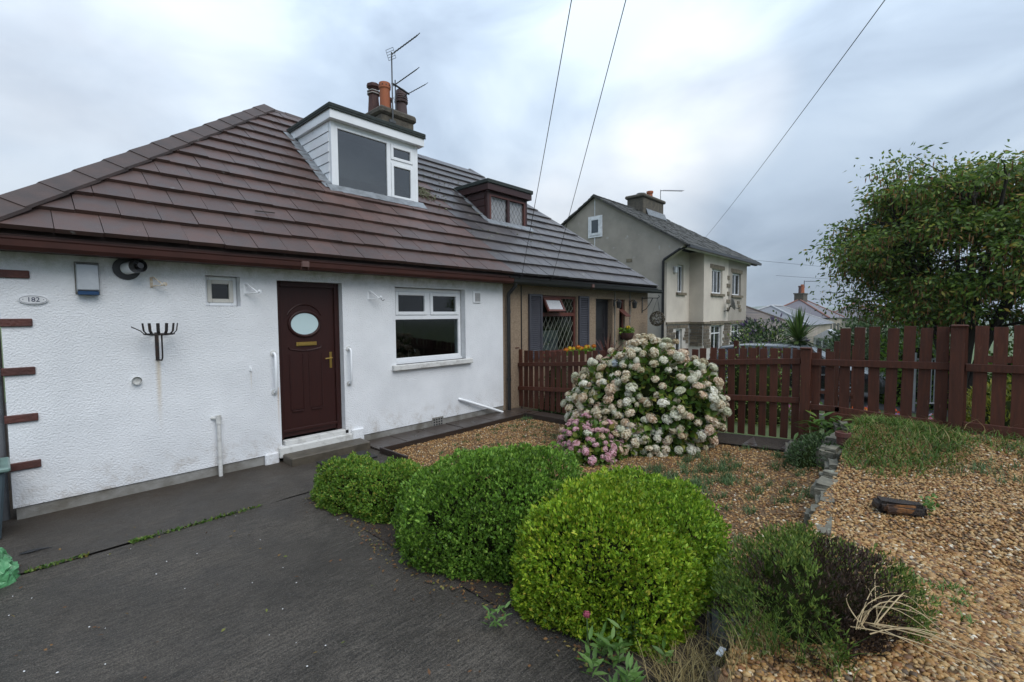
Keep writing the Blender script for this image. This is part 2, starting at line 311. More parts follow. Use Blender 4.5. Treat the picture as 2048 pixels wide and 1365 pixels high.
# pebbles
def ico():
    p = (1+5**.5)/2; v = nrm(np.array([(-1, p, 0), (1, p, 0), (-1, -p, 0), (1, -p, 0), (0, -1, p), (0, 1, p), (0, -1, -p), (0, 1, -p), (p, 0, -1), (p, 0, 1), (-p, 0, -1), (-p, 0, 1)], float))
    f = np.array([(0, 11, 5), (0, 5, 1), (0, 1, 7), (0, 7, 10), (0, 10, 11), (1, 5, 9), (5, 11, 4), (11, 10, 2), (10, 7, 6), (7, 1, 8), (3, 9, 4), (3, 4, 2), (3, 2, 6), (3, 6, 8), (3, 8, 9), (4, 9, 5), (2, 4, 11), (6, 2, 10), (8, 6, 7), (9, 8, 1)])
    return v, f
ICO = ico()
OCT = (np.array([(1, 0, 0), (0, 1, 0), (-1, 0, 0), (0, -1, 0), (0, 0, 1), (0, 0, -1)], float), np.array([(0, 1, 4), (1, 2, 4), (2, 3, 4), (3, 0, 4), (1, 0, 5), (2, 1, 5), (3, 2, 5), (0, 3, 5)]))
def pebbles(P, size, base=None):
    n = len(P); v, f = base or ICO; nv = len(v); a = rng.uniform(0, 6.28, n); sc = np.stack([rng.uniform(.8, 1.35, n), rng.uniform(.6, .95, n), rng.uniform(.38, .7, n)], 1)*np.broadcast_to(size, n)[:, None]
    q = v[None]*(1+rng.uniform(-.18, .18, (n, nv, 1)))*sc[:, None]
    tx = rng.uniform(-.4, .4, n); z2 = q[..., 2]*np.cos(tx)[:, None]+q[..., 0]*np.sin(tx)[:, None]; x2 = q[..., 0]*np.cos(tx)[:, None]-q[..., 2]*np.sin(tx)[:, None]
    x = x2*np.cos(a)[:, None]-q[..., 1]*np.sin(a)[:, None]; y = x2*np.sin(a)[:, None]+q[..., 1]*np.cos(a)[:, None]
    V = np.stack([x, y, z2], -1)+P[:, None]
    return V.reshape(-1, 3), (f[None]+np.arange(n)[:, None, None]*nv).reshape(-1, 3)
m_peb = mat('pebble', (1, 1, 1), (.66, .60, .52), rough=.5, spec=.3, scale=70, isl=[(0, (.10, .048, .016)), (.15, (.28, .14, .045)), (.34, (.41, .24, .09)), (.53, (.52, .36, .17)), (.66, (.25, .11, .04)), (.78, (.12, .095, .07)), (.88, (.36, .22, .095)), (.975, (.52, .43, .28)), (1, (.78, .73, .62))])
def scatter(n, x0, x1, y0, y1, keep=None):
    p = np.stack([rng.uniform(x0, x1, n), rng.uniform(y0, y1, n)], 1)
    if keep is not None: p = p[keep(p[:, 0], p[:, 1])]
    return p
def on(p, lift=0.): return np.stack([p[:, 0], p[:, 1], gz(p[:, 0], p[:, 1])+lift], 1)
pr = scatter(62000, 2.2, 6.8, -8.2, -5.5, lambda x, y: y > -6.35-.28*(x-2.0)); near = pr[:, 0] < 4.3; pn = pr[near]; pf0 = pr[~near][:17000]
V, F = cat([pebbles(on(pn, .004), rng.uniform(.009, .0195, len(pn))*(1+.45*(rng.uniform(size=len(pn)) > .95))), pebbles(on(pf0, .005), rng.uniform(.012, .021, len(pf0)), OCT)])
bulk('raised_bed_pebbles', V, F, m_peb, smooth=True, label='loose tan and brown pebbles of the raised gravel bed', cat='gravel', kind='stuff')
pl = scatter(30000, 2.9, 6.4, -5.42, -.66, lambda x, y: ~((y > -1.15) & (x < 3.5)))
V, F = pebbles(on(pl, .004), rng.uniform(.010, .019, len(pl)), OCT); bulk('lower_bed_pebbles', V, F, m_peb, smooth=True, label='loose tan pebbles of the lower gravel bed by the hydrangea', cat='gravel', kind='stuff')
# ------------------------------------------------------------------ bungalow pair
XE = 12.5; XM = 6.5                                  # right end, party line
EY, EZ, RY, RZ = -.2, 2.62, 3.9, 6.0                 # eave edge, ridge
SL = math.hypot(RY-EY, RZ-EZ); VA = Vector((0, (RY-EY)/SL, (RZ-EZ)/SL)); NA = Vector((0, -VA.z, VA.y)); UA = Vector((1, 0, 0))
RX0, RX1 = 3.75, 9.3
def roofz(y): return EZ+(y-EY)*(RZ-EZ)/(RY-EY)
m_white = wall_render(); m_plinth = mat('grey_plinth', (.25, .245, .23), (.13, .12, .10), scale=5, bump=.004, bscale=60)
m_tile = mat('brown_roof_tile', (.088, .049, .040), (.062, .040, .034), rough=.55, rough2=.42, spec=.45, scale=5, detail=8, rnd=.14, bump=.002, bscale=160, spots=(.2, .19, .18), sscale=13, sthr=.70)
m_tile_r = mat('red_roof_tile', (.102, .055, .044), (.075, .046, .039), rough=.55, scale=5, detail=8, rnd=.2, bump=.002, bscale=160)
m_tile_g = mat('grey_roof_tile', (.078, .068, .066), (.058, .052, .054), rough=.42, rough2=.36, scale=2.5, rnd=.2, bump=.002, bscale=160, spots=(.20, .20, .15), sscale=8, sthr=.66)
m_tile_h = mat('hip_tile_brown', (.066, .043, .037), (.046, .034, .031), rough=.7, scale=5, rnd=.12, bump=.004, bscale=90, spots=(.14, .14, .13), sscale=12, sthr=.7)
m_pvc = mat('white_upvc', (.80, .82, .84), (.74, .76, .78), rough=.3, scale=3)
m_brown = mat('brown_plastic', (.058, .020, .015), (.044, .016, .012), rough=.5, spec=.3, scale=4)
m_black = mat('black_plastic', (.012, .012, .013), (.018, .018, .018), rough=.4)
m_lead = mat('lead_sheet', (.26, .28, .30), (.16, .17, .18), rough=.5, metal=.3, scale=9, bump=.01, bscale=14)
m_felt = mat('roofing_felt', (.035, .045, .042), (.02, .026, .024), rough=.9, scale=30, bump=.006, bscale=60)
m_glass = glassmat('window_glass', (.6, .65, .65), ior=1.7); m_glass2 = glassmat('upstairs_glass', (.45, .48, .5), ior=2.3)
m_dark = mat('dark_room', (.05, .045, .04), rough=.9); m_curt = mat('net_curtain', (.50, .51, .53), (.33, .34, .36), rough=.9, scale=5, stretch=(26, 26, .6))
m_stone = mat('sooty_stone', (.115, .10, .075), (.06, .052, .042), rough=.9, scale=7, detail=7, bump=.02, bscale=30)
m_brass = mat('brass', (.60, .42, .12), (.5, .33, .09), rough=.3, metal=.9)
m_peb2 = mat('pebbledash', (.30, .225, .155), (.19, .135, .09), rough=.85, scale=75, detail=2, bump=.012, bscale=85, thr=(.4, .6))
def wallgrid(x0, x1, z0, z1, holes, y0=0., y1=.3):
    """front wall with real openings; holes = (x0,x1,z0,z1)"""
    X = sorted({x0, x1, *[h[0] for h in holes], *[h[1] for h in holes]}); Z = sorted({z0, z1, *[h[2] for h in holes], *[h[3] for h in holes]})
    def solid(i, j):
        if i < 0 or j < 0 or i >= len(X)-1 or j >= len(Z)-1: return False
        a, b = (X[i]+X[i+1])/2, (Z[j]+Z[j+1])/2; return not any(h[0] < a < h[1] and h[2] < b < h[3] for h in holes)
    mb = MB()
    for i in range(len(X)-1):
        for j in range(len(Z)-1):
            if not solid(i, j): continue
            a, b, c, d = X[i], X[i+1], Z[j], Z[j+1]
            mb.add([(a, y0, c), (b, y0, c), (b, y0, d), (a, y0, d)], [(0, 1, 2, 3)]); mb.add([(a, y1, c), (b, y1, c), (b, y1, d), (a, y1, d)], [(3, 2, 1, 0)])
            for (di, dj, p, q) in ((-1, 0, (a, c), (a, d)), (1, 0, (b, d), (b, c)), (0, -1, (b, c), (a, c)), (0, 1, (a, d), (b, d))):
                if not solid(i+di, j+dj): mb.add([(p[0], y0, p[1]), (q[0], y0, q[1]), (q[0], y1, q[1]), (p[0], y1, p[1])], [(0, 1, 2, 3)])
    return mb
def frame(mb, x0, x1, z0, z1, y, t=.06, d=.06):
    """rectangular frame in the xz plane, front face at y; no overlapping faces"""
    mb.box(x0, x0+t, y, y+d, z0, z1); mb.box(x1-t, x1, y, y+d, z0, z1); mb.box(x0+t, x1-t, y, y+d, z0, z0+t); mb.box(x0+t, x1-t, y, y+d, z1-t, z1); return mb
def pane(parent, x0, x1, z0, z1, y, m=None, name='pane'):
    return MB().box(x0, x1, y, y+.006, z0, z1).ob(name, m or m_glass, parent)
def lattice(parent, x0, x1, z0, z1, y, sx, sz, m, r=.005, name='lead_lattice'):
    """diamond leading clipped to the pane"""
    mb = MB(); W = x1-x0; H = z1-z0; k = sz/sx; n = int((W+H/k)/sx)+2
    for sgn in (1, -1):
        for i in range(-n, n+1):
            c = i*sx
            pts = []
            for z in (0, H):
                x = c+sgn*z/k
                pts.append((x, z))
            (xa, za), (xb, zb) = pts; t0, t1 = 0, 1
            dx = xb-xa
            ta, tb = (0-xa)/dx, (W-xa)/dx; t0 = max(0, min(ta, tb)); t1 = min(1, max(ta, tb))
            if t1-t0 < .02: continue
            mb.tube([(x0+xa+dx*t0, y, z0+H*t0), (x0+xa+dx*t1, y, z0+H*t1)], r, n=4, cap=False)
    return mb.ob(name, m, parent)
HA = thing('white_bungalow', 'white roughcast bungalow with brown tiled roof, dark brown door and white dormer', 'house', (XM/2, 0, 0))
HB = thing('pebbledash_bungalow', 'brown pebbledash bungalow with shuttered window, joined to the white one', 'house', ((XM+XE)/2, 0, -.1))
holesA = [(1.595, 1.955, 1.985, 2.34), (2.376, 3.25, .19, 2.32), (4.11, 5.545, 1.10, 2.31)]
wallgrid(0, XM, .12, 2.58, holesA).ob('wall', m_white, HA)
MB().box(.001, .3, .3, 8, .12, 2.58).box(.3, XM, 7.7, 8, .12, 2.58).ob('side_wall', m_white, HA)
MB().box(.02, 2.3, .012, .28, -.1, .12).box(3.3, XM, .012, .28, -.1, .12).box(.02, .28, .28, 7.9, -.1, .12).ob('plinth', m_plinth, HA)
holesB = [(7.71, 8.99, 1.02, 2.28), (9.79, 10.58, .02, 2.25), (10.91, 11.2, 1.25, 2.25)]
wallgrid(XM+.003, XE, -.3, 2.55, holesB, y0=.02).ob('wall', m_peb2, HB)
MB().box(XE-.3, XE-.001, .3, 8, -.3, 2.55).box(XM, XE-.3, 7.71, 8, -.3, 2.55).ob('side_wall', m_peb2, HB)
MB().box(XM-.05, XM+.05, .31, 7.69, -.1, 2.58).ob('party_wall', m_dark, HA)
MB().box(.3, XM-.06, .301, 7.69, 0, .02).box(.3, XM-.06, 3.2, 3.3, .02, 2.4).box(.3, XM-.06, .31, 7.6, 2.585, 2.6).ob('room', m_dark, HA)
MB().box(XM+.06, XE-.3, .301, 7.69, -.1, -.08).box(XM+.06, XE-.3, 3.2, 3.3, -.08, 2.4).box(XM+.06, XE-.3, .31, 7.6, 2.56, 2.58).ob('room', m_dark, HB)
# roof decks, hips on both ends
def deck(x0, x1, r0, r1, hipL, hipR):
    mb = MB(); yb = 8.0; o = -.03
    mb.add([(x0, EY+.03, EZ+o), (x1, EY+.03, EZ+o), (r1, RY, RZ+o), (r0, RY, RZ+o)], [(0, 1, 2, 3)])
    mb.add([(x0, yb, EZ+o), (x1, yb, EZ+o), (r1, RY, RZ+o), (r0, RY, RZ+o)], [(1, 0, 3, 2)])
    if hipL: mb.add([(x0, EY+.03, EZ+o), (x0, yb, EZ+o), (r0, RY, RZ+o)], [(0, 2, 1)])
    if hipR: mb.add([(x1, EY+.03, EZ+o), (x1, yb, EZ+o), (r1, RY, RZ+o)], [(0, 1, 2)])
    return mb
roofA = deck(-.18, XM, RX0, XM, True, False).ob('roof', m_tile_h, HA)
roofB = deck(XM, XE+.13, XM, RX1, False, True).ob('roof', m_tile_h, HB)
# tiles laid broken bond, course by course; cut tiles are clipped along the hips
def clip(poly, a, b, c):
    """keep a*u+b*v<=c"""
    o = []
    for i in range(len(poly)):
        p, q = poly[i], poly[(i+1) % len(poly)]; dp, dq = a*p[0]+b*p[1]-c, a*q[0]+b*q[1]-c
        if dp <= 0: o.append(p)
        if dp*dq < 0: t = dp/(dp-dq); o.append((p[0]+(q[0]-p[0])*t, p[1]+(q[1]-p[1])*t))
    return o
NC = 14; GA = SL/NC; TW = .345; TLN = GA+.05
ROT = Matrix((UA, VA, NA)).transposed().to_4x4()
def tilemesh(poly, m):
    n = len(poly); top = lambda v: .066-.046*v/TLN; bot = lambda v: .020-.040*v/TLN
    mb = MB(); mb.add([(u, v, top(v)) for u, v in poly]+[(u, v, bot(v)) for u, v in poly], [tuple(range(n)), tuple(range(n, 2*n))[::-1]]+[(k, n+k, n+(k+1) % n, (k+1) % n) for k in range(n)])
    return mb.mesh('roof_tile', m)
FULL = {}
slL = (RX0+.2)/SL; slR = (XE+.15-RX1)/SL
dormers = [(3.9, 5.66, 1.5, 3.1), (7.5, 8.86, 1.42, 2.75)]
for c in range(NC):
    v0 = c*GA; off = (c % 2)*TW/2+.02
    k0 = int((-.6)/TW)-1
    for k in range(k0, 42):
        u0 = off+k*TW; g = .003
        if u0 > XE+.3: break
        poly = [(0+g, 0), (TW-g, 0), (TW-g, TLN), (g, TLN)]
        full = [tuple(p) for p in poly]
        # hips: u >= -.2+slL*v ; u <= XE+.15-slR*v
        q = clip(poly, -1, slL, u0+.2-slL*v0); q = clip(q, 1, slR, XE+.15-slR*v0-u0)
        q = clip(q, 0, 1, SL-v0-.02) if q else q
        if len(q) < 3: continue
        uc = u0+TW/2; yc = EY+(v0+GA/2)*VA.y
        if any(a+.2 < uc < b-.2 and y0+.25 < yc < y1-.3 for a, b, y0, y1 in dormers): continue
        own = uc < XM
        red = own and 3.5 < uc < 6.3 and 2 < c < 5 or (own and c == 5 and 3.8 < uc < 5.7)
        mm = m_tile_r if red and random.random() < .85 else (m_tile if own else m_tile_g)
        if len(q) == 4 and all(abs(a-b) < 1e-6 for p, r in zip(q, full) for a, b in zip(p, r)):
            if mm.name not in FULL: FULL[mm.name] = tilemesh(full, mm)
            me = FULL[mm.name]
        else: me = tilemesh(q, mm)
        loc = Vector((0, EY, EZ))+UA*u0+VA*(v0+random.uniform(-.006, .006))+NA*random.uniform(0, .007)
        inst('roof_tile', me, Matrix.Translation(loc) @ ROT @ Matrix.Rotation(random.uniform(-.008, .008), 4, 'Z') @ Matrix.Rotation(random.uniform(-.008, .008), 4, 'Y'), roofA if own else roofB)
# hip and ridge tiles: angular caps laid end to end
def caps(a, b, wl, wr, n, m, parent, name, th=.022, lift=.035, wing=.2, ovl=.05):
    a, b = Vector(a), Vector(b); d = (b-a).normalized(); ln = (b-a).length/n
    wl = (wl-d*wl.dot(d)).normalized()*wing; wr = (wr-d*wr.dot(d)).normalized()*wing; up = (-(wl+wr)).normalized()
    me = None
    for i in range(n):
        if me is None:
            sec = [wl, Vector((0, 0, 0)), wr]; mb = MB(); L0 = [p+up*(lift+.012) for p in sec]; L1 = [p+d*(ln+ovl)+up*(lift) for p in sec]
            vs = L0+[p+up*th for p in L0]+L1+[p+up*th for p in L1]
            mb.add(vs, [(3, 4, 10, 9), (4, 5, 11, 10), (0, 6, 7, 1), (1, 7, 8, 2), (0, 1, 4, 3), (1, 2, 5, 4), (6, 9, 10, 7), (7, 10, 11, 8), (0, 3, 9, 6), (2, 8, 11, 5)])
            me = mb.mesh(name, m)
        inst(name, me, Matrix.Translation(a+d*(ln*i)+up*random.uniform(-.003, .003)), parent)
h0, h1 = Vector((-.22, -.22, EZ)), Vector((RX0, RY, RZ))
lslope = Vector((0, 1, 0)); dn_front = -VA; 
caps(h0, h1, Vector((-(RX0+.2), 0, -(RZ-EZ))), dn_front, 14, m_tile_h, roofA, 'hip_tile', wing=.21, lift=.06, th=.03)
h2 = Vector((XE+.15, -.2, EZ)); h3 = Vector((RX1, RY, RZ))
caps(h2, h3, dn_front, Vector((XE+.15-RX1, 0, -(RZ-EZ))), 14, m_tile_g, roofB, 'hip_tile', wing=.13, lift=.03)
bk = Vector((0, 1, -.83))
caps((RX0, RY, RZ), (XM, RY, RZ), bk, dn_front, 7, m_tile_h, roofA, 'ridge_tile', wing=.16, lift=.03)
caps((XM, RY, RZ-.02), (RX1, RY, RZ-.05), bk, dn_front, 7, m_tile_g, roofB, 'ridge_tile', wing=.16, lift=.03)
# gutters and fascias
def gutter(x0, x1, m, parent, joints, name='gutter'):
    y0, y1, z0, z1 = -.285, -.17, 2.452, 2.552
    prof = [(y1, z1), (y1, z0+.03), (y1-.03, z0), (y0+.03, z0), (y0+.006, z0+.035), (y0, z1-.012), (y0-.008, z1), (y0+.012, z1), (y0+.02, z0+.045), (y0+.035, z0+.014), (y1-.03, z0+.014), (y1-.012, z0+.04), (y1-.012, z1)]
    g = MB().prism([(x0, y, z) for y, z in prof], (x1-x0, 0, 0)).ob(name, m, parent)
    for x in joints: MB().prism([(x-.05, y*1.03-.001, z-.006 if z < z1-.02 else z+.006) for y, z in prof[:7]], (.012, 0, 0)).prism([(x+.038, y*1.03-.001, z-.006 if z < z1-.02 else z+.006) for y, z in prof[:7]], (.012, 0, 0)).box(x-.038, x+.038, y0-.012, y0-.004, z0+.03, z1).ob('gutter_joint', mat('dusty_plastic', (.13, .07, .06), rough=.6), g)
    MB().box(x0+.02, x1-.02, -.165, -.13, 2.455, 2.60).ob('fascia', m, parent)
    MB().box(x0+.02, x1-.02, -.129, -.003, 2.46, 2.475).ob('soffit', m, parent)
gutter(-.3, XM+.02, m_brown, HA, [2.62]); gutter(XM+.03, XE+.3, m_black, HB, [9.2])
MB().box(XM-.8, XM-.03, -.30, -.289, 2.553, 2.556).ob('gutter_clip', m_brown, HA)
# quoin bricks let into the corner
m_brick = mat('painted_red_brick', (.095, .030, .022), (.06, .022, .018), rough=.7, scale=12, rnd=.15, bump=.008, bscale=40)
for z in (2.26, 1.82, 1.375, .942, .502):
    MB().box(-.02, .198, -.022, .05, z-.036, z+.036).ob('quoin_brick', m_brick, HA, bevel=.006)
# door
m_door = mat('mahogany_door', (.034, .0085, .0065), (.022, .006, .005), rough=.5, spec=.3, scale=3, stretch=(40, 40, 1.5), detail=6, bump=.0008, bscale=3)
D = MB().box(2.445, 3.18, .135, .18, .27, 2.25).ob('door', m_door, HA)
fr = MB(); fr.box(2.377, 2.445, .10, .19, .25, 2.318); fr.box(3.18, 3.249, .10, .19, .25, 2.318); fr.box(2.445, 3.18, .10, .19, 2.25, 2.318); fr.ob('door_frame', m_door, D, bevel=.006)
def arc(cx, cz, rx, rz, a0, a1, y, n=20): return [(cx+rx*math.cos(R(a0+(a1-a0)*i/n)), y, cz+rz*math.sin(R(a0+(a1-a0)*i/n))) for i in range(n+1)]
ox, oz = 2.772, 1.762
mb = MB(); mb.tube(arc(ox, oz, .205, .165, 0, 360, .132, 40), .022, n=8, cap=False); mb.ob('oval_moulding', m_door, D, smooth=True)
MB().tube(arc(ox, oz+.01, .25, .25, 25, 155, .133), .012, n=6).ob('arch_moulding', m_door, D, smooth=True)
for sg in (-1, 1): MB().tube([(ox+sg*.22, .133, 1.46), (ox+sg*.21, .133, 1.43)]+[(ox+sg*(.21-.2*i/6), .133, 1.43-.03*math.sin(i/6*1.5)) for i in range(1, 7)], .011, n=6).ob('scroll_moulding', m_door, D, smooth=True)
for xa, xb in ((2.56, 2.735), (2.815, 2.99)):
    MB().tube([(xa, .134, 1.36), (xa, .134, .62), (xb, .134, .62), (xb, .134, 1.36)], .010, n=6).ob('panel_moulding', m_door, D, smooth=True); MB().box(xa+.015, xb-.015, .118, .136, .585, .607).ob('panel_foot', m_door, D, bevel=.004)
vs = arc(ox, oz, .185, .145, 0, 360, .128, 36)[:-1]
MB().add(vs, [tuple(range(36))]).ob('frosted_pane', mat('frosted_glass', (.52, .66, .67), (.5, .64, .66), rough=.35, spec=.6), D)
MB().box(2.44, 3.185, .105, .14, .33, .37).box(2.445, 3.18, .128, .14, .27, .33).ob('weather_bar', m_door, D, bevel=.004)
lt = MB().box(2.648, 2.925, .120, .136, 1.465, 1.518).ob('letter_plate', m_brass, D, bevel=.004); MB().box(2.67, 2.905, .112, .122, 1.475, 1.505).ob('letter_flap', m_brass, lt, bevel=.003)
hd = MB().box(3.103, 3.137, .122, .136, 1.135, 1.36).ob('handle_plate', m_brass, D, bevel=.004); MB().tube([(3.12, .125, 1.28), (3.12, .085, 1.28), (3.02, .08, 1.275)], .009, n=8).ob('lever', m_brass, hd, smooth=True)
# sill, step
m_conc = mat('white_painted_sill', (.58, .58, .56), (.33, .32, .30), rough=.8, scale=9, detail=8, bump=.006, bscale=40, thr=(.5, .75))
MB().box(2.33, 3.33, -.05, .26, .05, .188).ob('door_sill', m_conc, HA, bevel=.012)
MB().box(2.42, 3.30, .0, .1, .188, .25).ob('threshold', m_conc, HA, bevel=.008)
MB().box(2.16, 2.328, -.035, .012, -.02, .14).ob('door_haunch', m_white, HA, bevel=.015); MB().box(3.332, 3.52, -.04, .012, -.02, .24).ob('door_haunch', m_white, HA, bevel=.015)
m_wet = mat('wet_stone_flag', (.060, .046, .038), (.038, .029, .024), rough=.5, rough2=.22, scale=2.5, detail=7, bump=.004, bscale=18, rnd=.12)
MB().box(2.36, 3.44, -.34, -.052, -.02, .105).ob('doorstep', mat('worn_step_stone', (.085, .07, .05), (.05, .042, .03), rough=.5, scale=6, bump=.006, bscale=30), HA, bevel=.012)
# kitchen window
def white_window(parent, x0, x1, z0, z1, y, name='window'):
    W = frame(MB(), x0, x1, z0, z1, y, .055, .07).ob(name, m_pvc, parent, bevel=.006); return W
W1 = white_window(HA, 4.125, 5.53, 1.135, 2.30, .11)
MB().box(4.18, 5.475, .112, .175, 1.80, 1.87).ob('transom', m_pvc, W1, bevel=.005)
MB().box(4.80, 4.86, .112, .175, 1.87, 2.245).ob('mullion', m_pvc, W1, bevel=.005)
for a, b in ((4.18, 4.80), (4.86, 5.475)):
    s = frame(MB(), a+.002, b-.002, 1.872, 2.243, .098, .055, .06).ob('top_sash', m_pvc, W1, bevel=.006); pane(s, a+.05, b-.05, 1.92, 2.195, .13)
pane(W1, 4.18, 5.475, 1.19, 1.80, .14)
MB().box(4.03, 5.66, -.07, .105, 1.015, 1.10).ob('window_sill', m_conc, W1, bevel=.01)
MB().box(4.112, 5.543, .1, .25, 1.1, 1.135).ob('sub_sill', m_pvc, W1)
MB().box(4.2, 4.5, .75, .9, 1.0, 1.2).box(4.13, 5.5, .5, 1.0, .9, 1.0).ob('worktop', m_dark, HA)
tp = MB(); tp.tube([(4.72, .55, 1.0), (4.72, .55, 1.26), (4.74, .5, 1.3), (4.76, .42, 1.29), (4.76, .41, 1.24)], .012, n=8); tp.box(4.66, 4.79, .53, .57, 1.05, 1.07); tp.ob('tap', mat('chrome', (.6, .6, .6), rough=.15, metal=1), HA, smooth=True)
# small window
W2 = white_window(HA, 1.60, 1.95, 1.99, 2.335, .11); frame(MB(), 1.64, 1.91, 2.03, 2.295, .098, .045, .06).ob('sash', mat('aged_upvc', (.62, .60, .55), (.55, .53, .48), rough=.4), W2, bevel=.005); pane(W2, 1.68, 1.87, 2.07, 2.255, .13)
# fittings on the wall
v = MB().box(5.722, 5.915, -.02, .0, 2.08, 2.29).ob('wall_vent', m_pvc, HA, bevel=.008)
for i in range(6): MB().box(5.765+.022*i, 5.777+.022*i, -.026, -.019, 2.11, 2.26).ob('vent_slot_shade', mat('vent_shadow', (.3, .3, .3)), v)  # grey strips painted as the shade in the vent slots
pp = MB().tube([(1.66, -.05, .0), (1.66, -.05, .66)], .022, n=12).ob('overflow_pipe', m_conc, HA, smooth=True)
MB().tube([(1.66, -.05, .62), (1.66, -.05, .72)], .029, n=12).tube([(1.66, -.05, .69), (1.60, .0, .69)], .018, n=8).ob('pipe_socket', m_conc, pp, smooth=True)
MB().tube([(5.36, .0, .40), (5.40, -.04, .39), (6.38, -.09, .02)], .024, n=10).ob('waste_pipe', m_pvc, HA, smooth=True)
ab = MB().box(4.78, 5.02, -.004, .011, -.0, .16).ob('air_brick', m_plinth, HA, bevel=.004)
for i in range(4):
    for j in range(3): MB().box(4.805+.052*i, 4.835+.052*i, -.008, -.003, .025+.042*j, .05+.042*j).ob('air_hole', m_black, ab)
FD = Vector((.36, -.9, .10)).normalized(); fo = Vector((.9, -.005, 2.362))
fl = MB().tube([(.9, -.0, 2.362), (.9, -.012, 2.362)], .115, n=24).ob('flue_collar', m_black, HA, smooth=True)
MB().tube([fo, fo+FD*.15], .06, n=20).ob('flue_pipe', m_pvc, fl, smooth=True)
MB().tube([fo+FD*.145, fo+FD*.22], .066, n=20, cap=False).tube([fo+FD*.16, fo+FD*.165], .06, n=20).tube([fo+FD*.165, fo+FD*.225], .03, n=14).ob('flue_terminal', m_black, fl, smooth=True)
for x in (2.304, 3.32):
    pts = [(x, 0, 1.40), (x, -.05, 1.40), (x, -.075, 1.37), (x, -.075, .95), (x, -.05, .91), (x, 0, .905)]
    g = MB().tube(pts, .016, n=10).ob('grab_rail', m_pvc, HA, smooth=True)
    for z in (1.40, .905): MB().tube([(x, -.001, z), (x, -.012, z)], .036, n=16).ob('rail_flange', m_conc, g, smooth=True)
mb = MB(); mb.tube([(.935, 0, 1.20), (.935, -.035, 1.20)], .042, n=20, cap=False); mb.tube([(.935, -.004, 1.2), (.935, -.008, 1.2)], .036, n=20); mb.ob('pipe_stub', m_conc, HA, smooth=True)
mb = MB(); mb.box(2.02, 2.05, -.006, 0, 1.20, 1.26); mb.tube([(2.036, -.005, 1.24), (2.036, -.03, 1.22), (2.036, -.03, 1.2)], .006, n=6); mb.ob('wall_hook', m_pvc, HA)
# downpipe at the party line
dp = MB().tube([(6.62, -.23, 2.46), (6.62, -.23, 2.42), (6.60, -.07, 2.27), (6.60, -.06, 2.2), (6.60, -.06, .0)], .036, n=12).ob('downpipe', m_black, HB, smooth=True)
for z in (1.9, .6): MB().tube([(6.60, -.06, z), (6.60, -.06, z+.05)], .044, n=12).ob('pipe_bracket', m_black, dp, smooth=True)
# drainpipe on the corner at the left edge
MB().tube([(-.06, .12, .0), (-.06, .12, 2.5)], .04, n=12).ob('downpipe', mat('grey_plastic', (.14, .15, .16), (.09, .09, .1), rough=.5), HA, smooth=True)
# ------------------------------------------------------------------ white dormer
yd = 1.48
dm = MB(); dm.box(3.90, 3.97, yd, yd+.08, 3.93, 5.16); dm.box(5.60, 5.67, yd, yd+.08, 3.93, 5.16); dm.box(3.97, 5.60, yd+.015, yd+.08, 3.93, 4.03); dm.box(3.97, 5.60, yd+.015, yd+.08, 5.09, 5.16)
DM = dm.ob('dormer', m_pvc, HA, bevel=.004)
for xs_ in (3.935, 5.635):          # cheeks
    MB().prism([(xs_-.02, yd+.08, roofz(yd+.08)-.05), (xs_-.02, yd+.08, 5.16), (xs_-.02, 2.92, 5.16)], (.04, 0, 0)).ob('cheek', m_pvc, DM)
nb = 7; hb = (5.16-3.98)/nb
for i in range(nb):                 # ship-lap boards on the visible cheek
    za, zb = 3.98+i*hb, 3.98+(i+1)*hb-.012
    yb_ = lambda z: EY+(z-EZ)/((RZ-EZ)/(RY-EY))-.02
    if yb_(zb) <= yd+.1: continue
    poly = [(3.896, yd+.082, za), (3.896, max(yb_(za), yd+.085), za), (3.905, yb_(zb), zb), (3.905, yd+.082, zb)]
    MB().prism([(p[0]-.012, p[1], p[2]) for p in poly], (.02, 0, 0)).ob('cladding_board', m_pvc, DM)
fa = MB(); fa.box(3.84, 5.76, yd-.10, yd-.075, 5.16, 5.335); fa.box(3.84, 3.865, yd-.075, 3.06, 5.16, 5.335); fa.box(5.735, 5.76, yd-.075, 3.06, 5.16, 5.335); fa.ob('fascia_board', m_pvc, DM, bevel=.003)
MB().box(3.865, 5.735, yd-.075, 2.95, 5.162, 5.18).ob('soffit', m_pvc, DM)
fr_ = MB(); fr_.box(3.815, 5.785, yd-.125, 3.2, 5.337, 5.40); fr_.box(3.815, 5.785, yd-.125, yd-.103, 5.30, 5.337); fr_.box(3.815, 3.838, yd-.103, 3.1, 5.30, 5.337); fr_.ob('flat_roof', m_felt, DM, bevel=.008)
WF = MB(); WF.box(3.97, 4.02, yd, yd+.07, 4.03, 5.09); WF.box(5.55, 5.60, yd, yd+.07, 4.03, 5.09); WF.box(4.98, 5.06, yd, yd+.07, 4.03, 5.09); WF.box(4.02, 4.98, yd, yd+.07, 4.03, 4.075); WF.box(5.06, 5.55, yd, yd+.07, 4.03, 4.07); WF.box(4.02, 4.98, yd, yd+.07, 5.05, 5.09); WF.box(5.06, 5.55, yd, yd+.07, 5.06, 5.09); WF.box(5.06, 5.55, yd, yd+.07, 4.72, 4.78)
WN = WF.ob('window', m_pvc, DM, bevel=.005)
pane(WN, 4.02, 4.98, 4.075, 5.05, yd+.03, m_glass2)
for z0, z1 in ((4.07, 4.72), (4.78, 5.06)):
    s = frame(MB(), 5.062, 5.548, z0+.002, z1-.002, yd-.014, .055, .06).ob('sash', m_pvc, WN, bevel=.006); pane(s, 5.11, 5.5, z0+.05, z1-.05, yd+.02, m_glass2)
